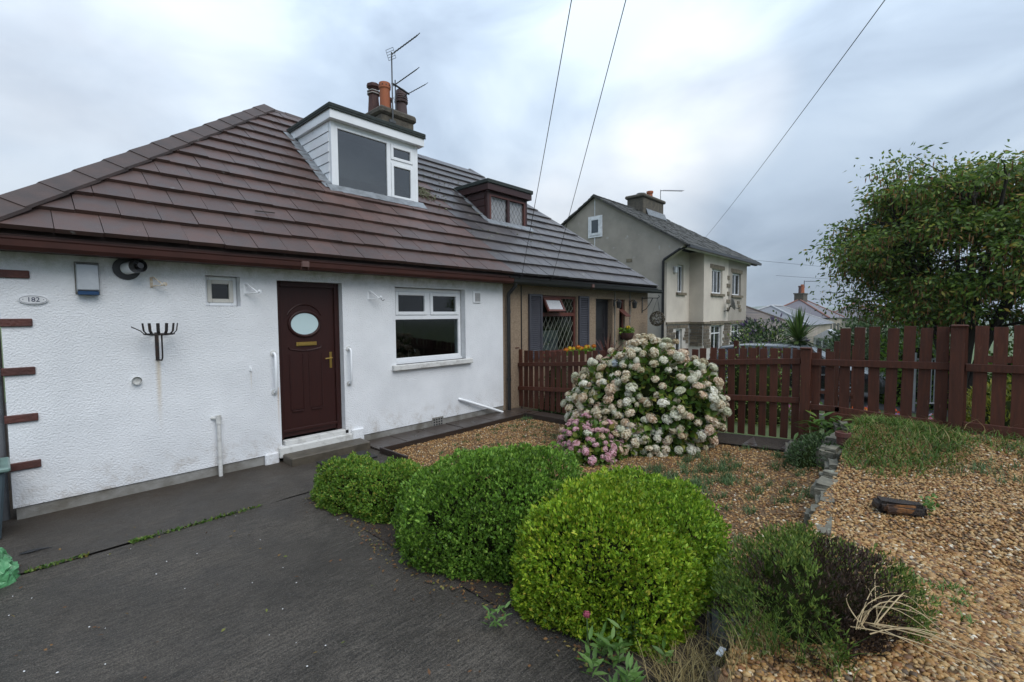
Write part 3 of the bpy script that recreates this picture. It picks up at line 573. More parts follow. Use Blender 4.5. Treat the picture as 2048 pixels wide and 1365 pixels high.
MB().box(4.1, 5.5, yd+.5, yd+.52, 3.9, 5.1).ob('blind', mat('grey_blind', (.42, .43, .42), rough=.9), DM)
# lead flashing in steps down the cheek and along the apron
def rp(x, y, h): p = Vector((x, y, roofz(y)))+NA*h; return p
mb = MB(); ys_ = np.linspace(yd-.06, 3.0, 15)
for i in range(14):
    a, b = ys_[i], ys_[i+1]; j = random.uniform(-.015, .015)
    mb.add([rp(3.74+j, a, .062), rp(3.90, a, .075), rp(3.90, b+.01, .068), rp(3.72+j, b+.01, .058)], [(0, 1, 2, 3)])
mb.ob('cheek_flashing', m_lead, DM)
mb = MB()
for i in range(9):
    a, b = 3.78+i*.22, 3.78+(i+1)*.22; j = random.uniform(-.012, .012)
    mb.add([rp(a, yd-.13+j, .064), rp(b, yd-.13-j, .066), rp(b, yd+.02, .085), rp(a, yd+.02, .08)], [(0, 1, 2, 3)]); mb.add([rp(a, yd+.02, .08), rp(b, yd+.02, .085), (b, yd+.005, 4.0), (a, yd+.005, 4.0)], [(0, 1, 2, 3)])
mb.ob('apron_flashing', m_lead, DM)
# ------------------------------------------------------------------ brown dormer on the neighbour's half
y2 = 1.40; m_maroon = mat('maroon_timber', (.040, .012, .011), (.03, .01, .009), rough=.5, scale=5, stretch=(3, 3, 20)); m_mar2 = mat('red_brown_timber', (.12, .036, .024), (.08, .026, .02), rough=.5, scale=6)
DB = MB().box(7.50, 7.57, y2, y2+.08, 3.80, 4.66).box(8.79, 8.86, y2, y2+.08, 3.80, 4.66).box(7.57, 8.79, y2+.012, y2+.08, 3.80, 3.9).box(7.57, 8.79, y2+.012, y2+.08, 4.6, 4.66).ob('dormer', m_maroon, HB, bevel=.004)
for xs_ in (7.535, 8.825): MB().prism([(xs_-.02, y2+.08, roofz(y2+.08)-.05), (xs_-.02, y2+.08, 4.66), (xs_-.02, 2.42, 4.66)], (.04, 0, 0)).ob('cheek', m_maroon, DB)
for i in range(5):
    za, zb = 3.86+i*.16, 3.86+(i+1)*.16-.014; yb_ = lambda z: EY+(z-EZ)/((RZ-EZ)/(RY-EY))-.02
    if yb_(zb) <= y2+.1: continue
    MB().prism([(7.485, y2+.082, za), (7.485, max(yb_(za), y2+.085), za), (7.492, yb_(zb), zb), (7.492, y2+.082, zb)], (.02, 0, 0)).ob('cladding_board', m_maroon, DB)
MB().box(7.43, 8.93, y2-.09, y2-.065, 4.66, 4.80).box(7.43, 7.455, y2-.065, 2.55, 4.66, 4.80).box(8.905, 8.93, y2-.065, 2.55, 4.66, 4.8).ob('fascia_board', m_maroon, DB, bevel=.003)
MB().box(7.455, 8.905, y2-.065, 2.45, 4.662, 4.675).ob('soffit', m_maroon, DB)
MB().box(7.40, 8.96, y2-.12, 2.72, 4.802, 4.89).ob('flat_roof', m_felt, DB, bevel=.012)
WB = frame(MB(), 7.57, 8.79, 3.9, 4.6, y2+.0, .045, .07).ob('window', m_mar2, DB); MB().box(8.16, 8.235, y2+.002, y2+.068, 3.945, 4.555).ob('mullion', m_maroon, WB)
m_clear = glassmat('clear_glass', (.95, .95, .95)); pane(WB, 7.615, 8.16, 3.945, 4.555, y2+.03, m_clear); pane(WB, 8.235, 8.745, 3.945, 4.555, y2+.03, m_clear)
lattice(WB, 7.615, 8.16, 3.945, 4.555, y2+.025, .12, .18, m_black, .0035); lattice(WB, 8.235, 8.745, 3.945, 4.555, y2+.025, .12, .18, m_black, .0035)
mb = MB(); nx = 60
mb.add([(7.6+1.16*i/nx, y2+.075+.012*math.sin(i*1.1), z) for i in range(nx+1) for z in (3.9, 4.6)], [(2*i, 2*i+2, 2*i+3, 2*i+1) for i in range(nx)]); mb.ob('net_curtain', m_curt, DB, smooth=True)
mb = MB()
for i in range(10):
    a, b = y2-.05+i*.115, y2-.05+(i+1)*.115; j = random.uniform(-.02, .02)
    mb.add([rp(7.39+j, a, .064), rp(7.5, a, .078), rp(7.5, b+.01, .07), rp(7.37+j, b+.01, .06)], [(0, 1, 2, 3)])
for i in range(6): a = 7.40+i*.26; mb.add([rp(a, y2-.1, .062), rp(a+.26, y2-.1, .066), rp(a+.26, y2+.02, .085), rp(a, y2+.02, .08)], [(0, 1, 2, 3)])
mb.ob('flashing', m_lead, DB)
# ------------------------------------------------------------------ chimney
CHM = MB().box(6.17, 7.08, 3.52, 4.30, 4.9, 6.56).ob('chimney', m_stone, HA, bevel=.02)
MB().box(6.12, 7.14, 3.46, 4.36, 6.56, 6.74).ob('chimney_cap', m_stone, CHM, bevel=.05)
m_pot = mat('terracotta', (.36, .115, .05), (.30, .09, .04), rough=.8, scale=6, bump=.003, bscale=60); m_pot2 = mat('sooty_pot', (.09, .034, .026), (.05, .02, .018), rough=.7, scale=8); m_pot3 = mat('purple_clay', (.085, .05, .048), (.06, .036, .036), rough=.7, scale=6)
pt = MB().lathe((6.34, 3.62, 6.72), [(.12, 0), (.118, .42), (.12, .44), (.137, .46), (.137, .56), (.13, .585), (.1, .585), (.09, .5)], 24).ob('chimney_pot', m_pot, CHM, smooth=True, label='orange terracotta chimney pot')
for k in range(10):
    a = k*math.pi/5; q = Vector((6.34+.136*math.cos(a), 3.62+.136*math.sin(a), 7.235)); d = Vector((math.cos(a), math.sin(a), 0))*.006
    MB().tube([q-d, q+d], .014, n=8).ob('vent_hole', m_black, pt)
MB().lathe((6.36, 4.14, 6.72), [(.15, 0), (.125, .35), (.12, .47), (.135, .48), (.135, .56), (.1, .6), (.12, .63), (.16, .66), (.165, .72), (.1, .76)], 8).ob('chimney_pot', m_pot2, CHM, smooth=True, label='dark sooty chimney pot with a crown')
mb = MB()
for z in (7.22, 7.28): mb.tube([(6.36+.14*math.cos(k*math.pi/8), 4.14+.14*math.sin(k*math.pi/8), z+.008*math.sin(k*2)) for k in range(17)], .012, n=5, cap=False)
mb.ob('pot_strap', mat('whitewash', (.5, .48, .45)), CHM)
pr_ = [(.15, 0), (.13, .28), (.12, .32), (.16, .33)]
for i in range(5): pr_ += [(.165-.006*i*i*.3, .36+.05*i), (.15-.006*i*i*.3, .385+.05*i)]
pr_ += [(.12, .62), (.07, .66), (.01, .68)]
MB().lathe((6.86, 3.72, 6.72), pr_, 18).ob('chimney_pot', m_pot3, CHM, smooth=True, label='brown domed chimney pot with louvred rings')
MB().lathe((6.70, 4.08, 6.72), [(.11, 0), (.1, .42), (.13, .44), (.13, .5)], 14).ob('chimney_pot', m_pot2, CHM, smooth=True)
# ------------------------------------------------------------------ things on the white wall
m_iron = mat('rusty_black_iron', (.016, .013, .012), (.06, .025, .012), rough=.7, scale=18, thr=(.5, .75)); m_navy = mat('navy_print', (.012, .018, .08), rough=.4)
pq = thing('house_number_plaque', 'oval white house number plaque reading 182 on the white wall', 'sign', (.212, -.012, 1.98))
vs = arc(.212, 2.03, .098, .042, 0, 360, -.016, 40)[:-1]; MB().prism(vs, (0, .014, 0)).ob('plate', mat('enamel', (.78, .79, .80), rough=.25), pq)
MB().tube(arc(.212, 2.03, .090, .035, 0, 360, -.0165, 40), .0014, n=4, cap=False).ob('border_line', m_navy, pq)
tx = bpy.data.curves.new('digits', 'FONT'); tx.body = '· 182 ·'; tx.size = .058; tx.align_x = 'CENTER'; tx.align_y = 'CENTER'; tx.extrude = .0008; tx.materials.append(m_navy)
to = bpy.data.objects.new('digits', tx); to.location = (.212, -.0175, 2.03); to.rotation_euler = (R(90), 0, 0); C.objects.link(to)
dg = bpy.context.evaluated_depsgraph_get(); dme = bpy.data.meshes.new_from_object(to.evaluated_get(dg)); mw = to.matrix_basis.copy(); bpy.data.objects.remove(to); inst('digits', dme, mw, pq)
al = thing('alarm_box', 'grey metal alarm box with blue lower strip under the gutter', 'alarm', (.6, -.03, 2.08))
MB().prism([(.51, -.002, 2.395), (.51, -.062, 2.38), (.51, -.075, 2.13), (.51, -.002, 2.10)], (.165, 0, 0)).ob('housing', mat('galvanised', (.42, .44, .46), (.33, .35, .37), rough=.4, metal=.4, scale=6), al, bevel=.006)
MB().box(.515, .67, -.076, -.005, 2.082, 2.118).ob('blue_lens', mat('blue_plastic', (.012, .05, .13), rough=.3), al, bevel=.004); MB().box(.502, .683, -.008, 0, 2.09, 2.405).ob('back_plate', m_plinth, al)
ir = thing('iron_wall_planter', 'empty rusty black iron manger planter on the white wall', 'planter', (1.12, -.02, 1.39))
mb = MB().box(1.106, 1.138, -.014, 0, 1.40, 1.70).ob('back_strap', m_iron, ir)
MB().tube([(1.125, -.006, 1.405), (1.14, -.1, 1.405), (1.14, -.14, 1.43), (1.14, -.15, 1.47), (1.14, -.15, 1.68)], .008, n=8).ob('stay', m_iron, ir, smooth=True)
MB().tube([(1.125+.13*math.cos(R(a)), -.13+.12*math.sin(R(a)), 1.685) for a in range(0, 361, 20)], .007, n=6, cap=False).ob('hoop', m_iron, ir)
for k in range(8):
    a = R(180+180*k/7); d = Vector((math.cos(a), math.sin(a), 0)); b = Vector((1.125, -.12, 0))
    pts = [b+d*.06+Vector((0, 0, 1.675)), b+d*.12+Vector((0, 0, 1.68)), b+d*.155+Vector((0, 0, 1.72)), b+d*.165+Vector((0, 0, 1.80))]
    if k == 0: pts[-1] = b+d*.23+Vector((0, 0, 1.765))
    MB().tube(pts, .015, n=4, flat=.35).ob('prong', m_iron, ir)
def bracket(label, x, z, mm, s=1.):
    t = thing('hanging_bracket', label, 'bracket', (x, 0, z), 'hanging basket brackets on the white wall')
    MB().box(x-.012, x+.012, -.006, 0, z-.08*s, z+.06*s).ob('wall_plate', mm, t)
    q = lambda d, h: (x+.62*d*s, -.004-.78*d*s, z+h*s)
    MB().tube([q(0, .05), q(.03, .06), q(.17, -.05)], .007, n=6).ob('strut', mm, t); MB().tube([q(0, -.06), q(.18, -.05), q(.2, -.025)], .007, n=6).ob('arm', mm, t)
    MB().tube([q(.185, -.035), q(.205, -.035)], .02, n=10).ob('pulley', mm, t, smooth=True); return t
bracket('white hanging bracket to the right of the little square window', 2.0, 2.2, m_pvc)
b3 = bracket('white hanging bracket with a hook, between the door and kitchen window', 3.65, 2.17, m_pvc); MB().tube([(3.77, -.16, 2.14), (3.77, -.165, 2.1), (3.785, -.18, 2.08), (3.8, -.195, 2.1)], .004, n=5).ob('hook', m_iron, b3)
bracket('rust-stained hanging bracket just right of the flue', 1.10, 2.24, mat('rust_stained_paint', (.45, .33, .2), (.6, .57, .5), rough=.7, scale=30), .8)
# aerials on the chimney
m_alu = mat('grey_aluminium', (.09, .095, .10), rough=.5, metal=.4)
def yagi(mb_, base, d, ln, n, el, up=Vector((0, 0, 1)), r=.0095):
    base = Vector(base); d = Vector(d).normalized(); sd = d.cross(up).normalized(); mb_.tube([base, base+d*ln], r*1.4, n=5)
    for i in range(n): p = base+d*(ln*(.1+.9*i/(n-1))); mb_.tube([p-sd*el*.6, p+sd*el*.6], r*1.25, n=4)
ae = thing('television_aerial', 'tall television aerial with mesh reflector strapped to the bungalow chimney', 'aerial', (6.42, 3.44, 6.4))
MB().tube([(6.42, 3.43, 6.40), (6.42, 3.43, 7.98)], .016, n=8).ob('mast', m_alu, ae); mb = MB(); yagi(mb, (6.42, 3.43, 7.93), (.75, -.12, .75), .95, 10, .2); mb.ob('boom', m_alu, ae)
mb = MB(); c0 = Vector((6.40, 3.43, 7.93)); sx_ = Vector((.15, .95, .25)).normalized(); sz_ = Vector((-.35, .0, .93))
for k in (-1, -.5, 0, .5, 1): mb.tube([c0+sz_*k*.11-sx_*.2, c0+sz_*k*.11+sx_*.2], .006, n=4)
for k in (-1, 1): mb.tube([c0-sz_*.11+sx_*.2*k, c0+sz_*.11+sx_*.2*k], .006, n=4)
mb.ob('reflector', m_alu, ae)
MB().tube([(6.42, 3.43, 6.45), (6.46, 3.46, 6.6), (6.44, 3.45, 6.9), (6.5, 3.5, 7.0)], .007, n=5).ob('cable', m_black, ae); MB().box(6.33, 6.5, 3.425, 3.455, 6.38, 6.44).ob('wall_cleat', m_alu, ae)
ae2 = thing('television_aerial', 'lower aerial pair beside the domed pot on the bungalow chimney', 'aerial', (6.55, 3.5, 6.75))
MB().tube([(6.55, 3.5, 6.72), (6.55, 3.5, 7.42)], .014, n=8).ob('mast', m_alu, ae2); mb = MB(); yagi(mb, (6.5, 3.5, 7.27), (.75, -.1, .7), .85, 8, .2); mb.ob('boom', m_alu, ae2)
mb = MB(); yagi(mb, (6.75, 3.5, 7.1), (.78, -.1, .6), .8, 9, .18, r=.006); mb.ob('boom', m_alu, ae2); MB().tube([(6.45, 3.5, 7.32), (6.62, 3.47, 7.27), (6.9, 3.44, 7.19)], .022, n=6).ob('cross_arm', m_black, ae2)
# doormat
t = MB().box(2.62, 3.28, -.78, -.42, .008, .026).ob('doormat', mat('black_rubber', (.014, .013, .013), (.03, .028, .026), rough=.7, scale=50, bump=.006, bscale=90), None, bevel=.004, label='black rubber doormat on the drive below the step', cat='doormat')
# paths of stone flags, timber edging
pf = sheet('house_path', [3.44, 6.9], [-.62, .012], lambda x, y: 0*x-.03, m_soil, kind='structure')
x = 3.45
while x < 6.85:
    wd = min(random.uniform(.5, .75), 6.88-x); h = .022+random.uniform(-.004, .006)
    MB().box(x+.006, x+wd-.006, -.60, .008, -.02, h).ob('flagstone', m_wet, pf, bevel=.006); x += wd
pf2 = sheet('fence_path', [6.36, 6.92], [-5.2, -.62], lambda x, y: z_low(x, y)-.03, m_soil, kind='structure')
y = -.63
while y > -5.1:
    wd = random.uniform(.45, .7); zc = float(z_low(6.6, y-wd/2))
    o = MB().box(6.38, 6.9, y-wd+.006, y-.006, -.05, .024).ob('flagstone', m_wet, pf2, bevel=.006); o.location.z = zc; y -= wd
m_sleeper = mat('wet_dark_timber', (.035, .022, .016), (.02, .013, .01), rough=.4, scale=4, stretch=(1, 20, 20), bump=.003, bscale=30)
ed = thing('timber_edging', 'dark wet timber edging board round the gravel by the doorstep', 'edging', (3.5, -.63, 0))
MB().box(3.43, 6.38, -.655, -.625, -.03, .075).ob('board', m_sleeper, ed, bevel=.004); MB().box(3.40, 3.43, -1.25, -.625, -.03, .08).ob('board', m_sleeper, ed, bevel=.004)
MB().box(6.352, 6.376, -5.0, -.66, -.03, .09).ob('path_edging', m_sleeper, None, bevel=.004, label='thin timber edging between the gravel and the fence path', cat='edging')
# ------------------------------------------------------------------ picket fences
m_fence = mat('fence_stain', (.096, .031, .017), (.056, .019, .011), rough=.7, rough2=.55, spec=.3, scale=5, detail=8, stretch=(9, 9, .9), rnd=.16, bump=.003, bscale=22, spots=(.13, .055, .038), sscale=10, sthr=.66)
FX = 6.95
UB = {}
def ubox(m):
    if m.name not in UB:
        mb = MB().box(-.5, .5, -.5, .5, 0, 1); UB[m.name] = mb.mesh('board', m)
    return UB[m.name]
def block(name, m, x, y, z, sx, sy, sz, parent, rz=0., tilt=(0, 0), **k):
    mw = Matrix.Translation((x, y, z)) @ Matrix.Rotation(tilt[0], 4, 'X') @ Matrix.Rotation(tilt[1], 4, 'Y') @ Matrix.Rotation(rz, 4, 'Z') @ Matrix.Diagonal((sx, sy, sz, 1)); return inst(name, ubox(m), mw, parent, **k)
def rail(parent, y0, y1, za, zb, x, h=.075, d=.035, name='rail'):
    MB().prism([(x, y0, za-h/2), (x+d, y0, za-h/2), (x+d, y0, za+h/2), (x, y0, za+h/2)], (0, y1-y0, zb-za)).ob(name, m_fence, parent, bevel=.003)
def post(parent, y, z0, z1, x=FX-.02, s=.1):
    block('post', m_fence, x, y, z0, s, s, z1-z0, parent, tilt=(random.uniform(-.01, .01), random.uniform(-.01, .01)))
    MB().box(x-s*.62, x+s*.62, y-s*.62, y+s*.62, z1-.001, z1+.022).ob('post_cap', m_fence, parent, bevel=.008)
gf = lambda y: float(z_low(6.8, y))
F1 = thing('low_picket_fence', 'dark red-brown picket fence of even height behind the hydrangea', 'fence', (FX, -2.5, 0))
topf = lambda y: 1.17+.225*sst((-y)/5.0)
y = .02
while y > -4.84:
    block('picket', m_fence, FX+.035+random.uniform(-.003, .003), y-.045, gf(y)+.04, .022, .088, float(topf(y))-gf(y)-.04+random.uniform(-.012, .012), F1, tilt=(random.uniform(-.012, .012), 0)); y -= random.uniform(.128, .138)
rail(F1, .05, -4.87, .87, 1.24, FX-.012); rail(F1, .05, -4.87, .40, .73, FX-.012)
post(F1, -4.93, .0, 1.40); post(F1, .07, -.2, 1.2); post(F1, -2.45, 0, 1.26)
F2 = thing('tall_picket_fence', 'tall red-brown picket fence with stepped-up boards beside the grassy mound', 'fence', (FX, -6.3, .2))
y = -5.04
for i in range(26):
    zt = 1.37 if i < 2 else 1.68+.02*(y+5.3)*-1; zb = .3 if i < 2 else .60
    wd = .105 if i > 1 else .09
    block('picket', m_fence, FX+.035+random.uniform(-.003, .003), y, zb, .022, wd, zt-zb+random.uniform(-.015, .015), F2, tilt=(random.uniform(-.014, .014), 0)); y -= random.uniform(.142, .153)
rail(F2, -4.99, -6.28, 1.235, 1.27, FX-.012, .08); rail(F2, -6.40, -8.6, 1.265, 1.30, FX-.012, .08); rail(F2, -6.46, -8.6, 1.36, 1.385, FX+.03, .07, .012)
rail(F2, -4.99, -5.3, .66, .67, FX-.012, .07); rail(F2, -5.25, -6.28, .66, .62, FX-.012, .08); rail(F2, -6.40, -8.6, .63, .60, FX-.012, .1)
rail(F2, -5.2, -6.3, .575, .54, FX-.03, .1, .05, 'gravel_board'); rail(F2, -6.40, -8.6, .53, .5, FX-.035, .09, .05, 'gravel_board'); rail(F2, -6.4, -8.6, .42, .42, FX-.05, .1, .05, 'gravel_board')
post(F2, -6.34, .2, 1.70, s=.115)
# ------------------------------------------------------------------ neighbour's front
m_shut = mat('grey_louvre_shutter', (.055, .055, .068), (.042, .042, .052), rough=.5, scale=4)
for xa, xb in ((7.26, 7.68), (9.03, 9.44)):
    sh = frame(MB(), xa, xb, .95, 2.29, -.03, .05, .04).ob('shutter', m_shut, HB)
    n = 30
    for i in range(n):
        z = 1.0+(2.24-1.0)*i/n; MB().prism([(xa+.05, -.024, z), (xa+.05, .0, z+.03), (xa+.05, .006, z+.026), (xa+.05, -.018, z-.004)], (xb-xa-.1, 0, 0)).ob('louvre', m_shut, sh)
    MB().box(xa+.02, xb-.02, .008, .018, .97, 2.27).ob('shutter_back', m_black, sh)
NW = frame(MB(), 7.715, 8.985, 1.025, 2.275, .06, .06, .07).ob('window', m_mar2, HB); MB().box(7.775, 8.925, .062, .125, 1.83, 1.91).ob('transom', m_mar2, NW); MB().box(8.38, 8.45, .062, .125, 1.91, 2.215).ob('mullion', m_mar2, NW)
pane(NW, 7.775, 8.925, 1.085, 1.83, .09); pane(NW, 8.45, 8.925, 1.91, 2.215, .09)
m_came = mat('pale_lead_came', (.30, .31, .24), rough=.5); lattice(NW, 7.775, 8.925, 1.085, 1.83, .085, .15, .23, m_came, .0032); lattice(NW, 8.45, 8.925, 1.91, 2.215, .085, .13, .19, m_came, .003)
vt = frame(MB(), -.3, .3, -.32, 0, -.03, .045, .045).ob('open_vent', m_mar2, None); vt.parent = NW; vt.matrix_basis = Matrix.Translation((8.08, .055, 2.21)) @ Matrix.Rotation(R(-28), 4, 'X')
p_ = MB().box(-.26, .26, -.012, -.006, -.28, -.04).ob('pane', m_curt, None); p_.parent = vt
MB().box(7.62, 9.06, -.06, .06, .96, 1.02).ob('window_sill', m_mar2, NW)
MB().box(7.8, 8.9, .5, .52, 1.0, 1.5).ob('curtain', m_curt, NW)
m_dk = mat('charcoal_door', (.022, .021, .025), (.016, .016, .019), rough=.35)
ND = MB().box(9.85, 10.52, .19, .23, -.05, 2.19).ob('door', m_dk, HB); frame(MB(), 9.792, 10.578, -.05, 2.248, .16, .058, .08).ob('door_frame', m_dk, ND)
for i in range(3): frame(MB(), 9.95, 10.42, .2+.65*i, .75+.65*i, .18, .02, .012).ob('door_panel', m_dk, ND)
MB().tube([(10.47, .18, 1.05), (10.47, .14, 1.05), (10.40, .14, 1.05)], .012, n=6).ob('handle', mat('steel', (.5, .5, .5), rough=.3, metal=.8), ND)
NS = frame(MB(), 10.915, 11.195, 1.255, 2.245, .07, .04, .06).ob('slit_window', m_mar2, HB); pane(NS, 10.955, 11.155, 1.295, 2.205, .1); MB().prism([(10.93, .06, 2.0), (10.93, -.16, 1.83), (10.93, -.16, 1.80), (10.93, .06, 1.96)], (.25, 0, 0)).ob('open_vent', m_mar2, NS)
MB().box(11.45, 11.47, .0, .019, -.1, 2.45).box(10.66, 10.69, .0, .019, -.1, 2.45).ob('render_joint', m_plinth, HB); MB().box(7.04, 7.055, .0, .019, -.1, 2.45).ob('cable_run', m_black, HB)
MB().box(XE+.01, XE+.9, .5, .7, -.4, 1.72).ob('side_wall', mat('white_wall', (.62, .63, .64), rough=.8), None, label='short white rendered wall at the far end of the pebbledash bungalow', cat='wall')
def lamp(x, label):
    t = thing('wall_lantern', label, 'lamp', (x, -.02, 2.05)); MB().box(x-.03, x+.03, -.0, .018, 2.08, 2.24).ob('back_plate', m_black, t); MB().tube([(x, .0, 2.2), (x, -.09, 2.25), (x, -.13, 2.2)], .011, n=6).ob('arm', m_black, t)
    MB().lathe((x, -.13, 2.02), [(.03, 0), (.05, .01), (.065, .14), (.085, .15), (.03, .2), (.01, .23)], 6).ob('lantern', m_black, t)
lamp(10.63, 'black lantern on the wall between the charcoal door and the slit window'); lamp(11.45, 'black lantern right of the slit window on the pebbledash wall')
hb = thing('hanging_basket', 'brown ball-shaped hanging basket on a scroll bracket at the bungalow end', 'basket', (12.15, -.4, 1.5))
MB().box(12.14, 12.17, .002, .019, 1.9, 2.35).ob('bracket_plate', m_black, hb); MB().tube([(12.15, .01, 2.3), (12.15, -.2, 2.31), (12.15, -.45, 2.3), (12.15, -.5, 2.34), (12.15, -.47, 2.38)], .012, n=6).ob('bracket_arm', m_black, hb); MB().tube([(12.15, .01, 1.95), (12.15, -.1, 2.0), (12.15, -.22, 2.15), (12.15, -.3, 2.3)], .01, n=6).ob('bracket_scroll', m_black, hb)
mb = MB()
for a in (0, 2.1, 4.2): mb.tube([(12.15, -.44, 2.3), (12.15+.14*math.cos(a), -.44+.14*math.sin(a), 1.86)], .004, n=4)
mb.ob('chain', m_black, hb)
# ------------------------------------------------------------------ gabled house beyond
m_grey = mat('grey_roughcast', (.34, .305, .26), (.265, .24, .205), rough=.9, scale=1.2, detail=8, bump=.006, bscale=50, spots=(.40, .385, .36), sscale=2.6, sthr=.66)
m_cream = mat('cream_render', (.60, .545, .465), (.50, .45, .385), rough=.85, scale=1.1, detail=8); m_ash = mat('coursed_stone', (.15, .12, .085), (.09, .075, .055), rough=.9, scale=9, rnd=.3); m_mort = mat('pale_mortar', (.52, .49, .45), rough=.95)
m_slate = mat('mossy_stone_slate', (.055, .052, .045), (.03, .03, .027), rough=.8, scale=7, detail=6, spots=(.08, .085, .05), sscale=5, sthr=.62); m_band = mat('dressed_stone', (.20, .165, .115), (.10, .085, .06), rough=.9, scale=6)
GX = 20.; GB = -.9
HC = thing('gabled_house', 'two-storey grey gabled house with stone slate roof and cream bay front', 'house', (25, 6, GB))
g = MB(); g.prism([(GX, 3.0, GB), (GX, 11.2, GB), (GX, 11.2, 4.87), (GX, 6.6, 7.6), (GX, 2.08, 4.86), (GX, 3.0, 4.2)], (.3, 0, 0)); g.ob('gable_wall', m_grey, HC)
MB().box(GX+.3, 29.45, 10.9, 11.2, GB, 4.85).ob('back_wall', m_grey, HC)
def facade(parent, x0, x1, y, z0, z1, holes, m, name='wall'): return wallgrid(x0, x1, z0, z1, holes, y, y+.25).ob(name, m, parent)
w1 = (21.45, 22.15, 2.88, 4.18); w2 = (23.9, 25.4, 2.88, 4.10); w3 = (26.95, 28.4, 2.88, 4.08); l1 = (21.35, 22.05, GB, 1.15); l2 = (23.9, 25.4, -.1, 1.3); l3 = (26.95, 28.4, -.1, 1.3)
facade(HC, GX+.302, 22.85, 3.0, 1.45, 4.84, [w1], m_cream, 'recess_wall'); facade(HC, GX+.302, 22.85, 3.0, GB, 1.45, [l1], m_mort, 'lower_recess_wall')
facade(HC, 22.85, 26.3, 2.3, 1.45, 4.84, [w2], m_cream, 'bay_wall'); facade(HC, 26.302, 29.45, 2.3, 1.45, 4.84, [w3], m_grey, 'far_wall'); facade(HC, 22.85, 29.45, 2.3, GB, 1.449, [l2, l3], m_mort, 'lower_wall')
MB().box(22.852, 23.1, 2.55, 3.0, 1.45, 4.84).ob('bay_return', m_cream, HC); MB().box(22.852, 23.1, 2.55, 3.0, GB, 1.449).ob('lower_bay_return', m_mort, HC); MB().box(29.2, 29.45, 2.55, 10.9, GB, 4.84).ob('end_wall', m_grey, HC)
MB().box(GX+.3, 29.2, 6, 6.1, GB, 4.8).box(GX+.31, 29.2, 3.3, 6, 1.5, 1.6).ob('room', m_dark, HC)
MB().box(GX+.25, 22.84, 2.93, 2.998, 1.40, 1.50).box(22.78, 29.5, 2.22, 2.298, 1.38, 1.48).box(22.78, 22.848, 2.3, 2.95, 1.38, 1.48).ob('string_course', m_band, HC)
def stones(x0, x1, y, z0, z1, holes, along='x', face=0):
    z = z0; k = 0
    while z < z1-.05:
        h = min(random.uniform(.13, .18), z1-z); x = x0-random.uniform(0, .3)
        while x < x1:
            wd = random.uniform(.28, .55); a, b = max(x, x0)+.012, min(x+wd, x1)-.012; x += wd
            if b-a < .08 or any(a < q[1]+.02 and b > q[0]-.02 and z < q[3] and z+h > q[2] for q in holes): continue
            if along == 'x': block('stone', m_ash, (a+b)/2, y, z+.012, b-a, .05, h-.024, HC)
            else: block('stone', m_ash, y, (a+b)/2, z+.012, .05, b-a, h-.024, HC)
        z += h
stones(22.86, 29.44, 2.292, .2, 1.37, [l2, l3]); stones(20.32, 22.75, 2.992, .45, 1.39, [l1]); stones(2.33, 2.95, 22.845, .3, 1.37, [], 'y')
m_w2 = mat('white_frame_far', (.72, .74, .76), rough=.4)
def far_window(h, y, n, top=None, m=m_w2):
    x0, x1, z0, z1 = h; W = frame(MB(), x0+.01, x1-.01, z0+.01, z1-.01, y+.1, .07, .06).ob('window', m, HC); d = (x1-x0)/n
    for i in range(1, n): MB().box(x0+d*i-.035, x0+d*i+.035, y+.102, y+.158, z0+.08, z1-.08).ob('mullion', m, W)
    if top: MB().box(x0+.08, x1-.08, y+.101, y+.159, z1-top, z1-top+.06).ob('transom', m, W)
    for i in range(n): pane(W, x0+d*i+.04, x0+d*(i+1)-.04, z0+.08, z1-.08, y+.13)
    MB().box(x0-.15, x1+.15, y-.1, y-.002, z0-.12, z0-.001).ob('window_sill', m_band, W); return W
far_window(w1, 3.0, 2, None); W_ = far_window(w2, 2.3, 3); MB().box(23.65, 25.65, 2.27, 2.298, 4.12, 4.32).ob('lintel', m_band, W_); W_ = far_window(w3, 2.3, 2); MB().box(26.75, 28.6, 2.27, 2.298, 4.10, 4.30).ob('lintel', m_band, W_)
for h in (l2, l3): W_ = far_window(h, 2.3, 2, .45); MB().box(h[0]-.2, h[1]+.2, 2.24, 2.298, 1.305, 1.5).ob('lintel', m_band, W_)
far_window((21.35, 22.05, .0, 1.15), 3.0, 1)
for i in range(5): block('quoin', m_band, 26.3, 2.29, 2.0+.42*i, .5 if i % 2 else .3, .05, .2, HC)
for i in range(3): block('patch_stone', m_band, 28.0+.15*i, 2.29, 2.0+.2*(2-i), .4, .04, .16, HC)
gw = MB().box(GX-.04, GX-.002, 6.15, 6.95, 5.66, 6.70).ob('window_surround', mat('white_paint_far', (.75, .76, .78), rough=.5), HC); MB().box(GX-.06, GX-.041, 6.25, 6.85, 5.76, 6.60).ob('gable_frame', m_w2, gw, bevel=.004); MB().box(GX-.066, GX-.0605, 6.36, 6.74, 5.88, 6.50).ob('pane', mat('dark_pane', (.05, .065, .075), rough=.05), gw)
mb = MB().box(GX-.02, GX-.001, 6.57, 6.60, 6.71, 7.5).ob('white_conduit', m_w2, HC); MB().box(GX-.02, GX-.001, 6.57, 6.60, 4.6, 5.65).ob('white_conduit', m_w2, HC)
MB().box(GX-.015, GX-.001, 4.55, 4.85, 4.3, 4.46).ob('wall_vent', m_band, HC)
MB().tube([(GX+.35, 2.1, 4.8), (GX-.02, 2.3, 4.66), (GX-.07, 2.95, 4.28), (GX-.07, 3.0, 4.2), (GX-.07, 3.0, GB)], .06, n=8).ob('downpipe', m_black, HC, smooth=True)
MB().prism([(GX+.001, 3.02, 4.15), (GX+.001, 2.1, 4.80), (GX+.001, 3.02, 4.80)], (.28, 0, 0)).ob('corbel', m_cream, HC)
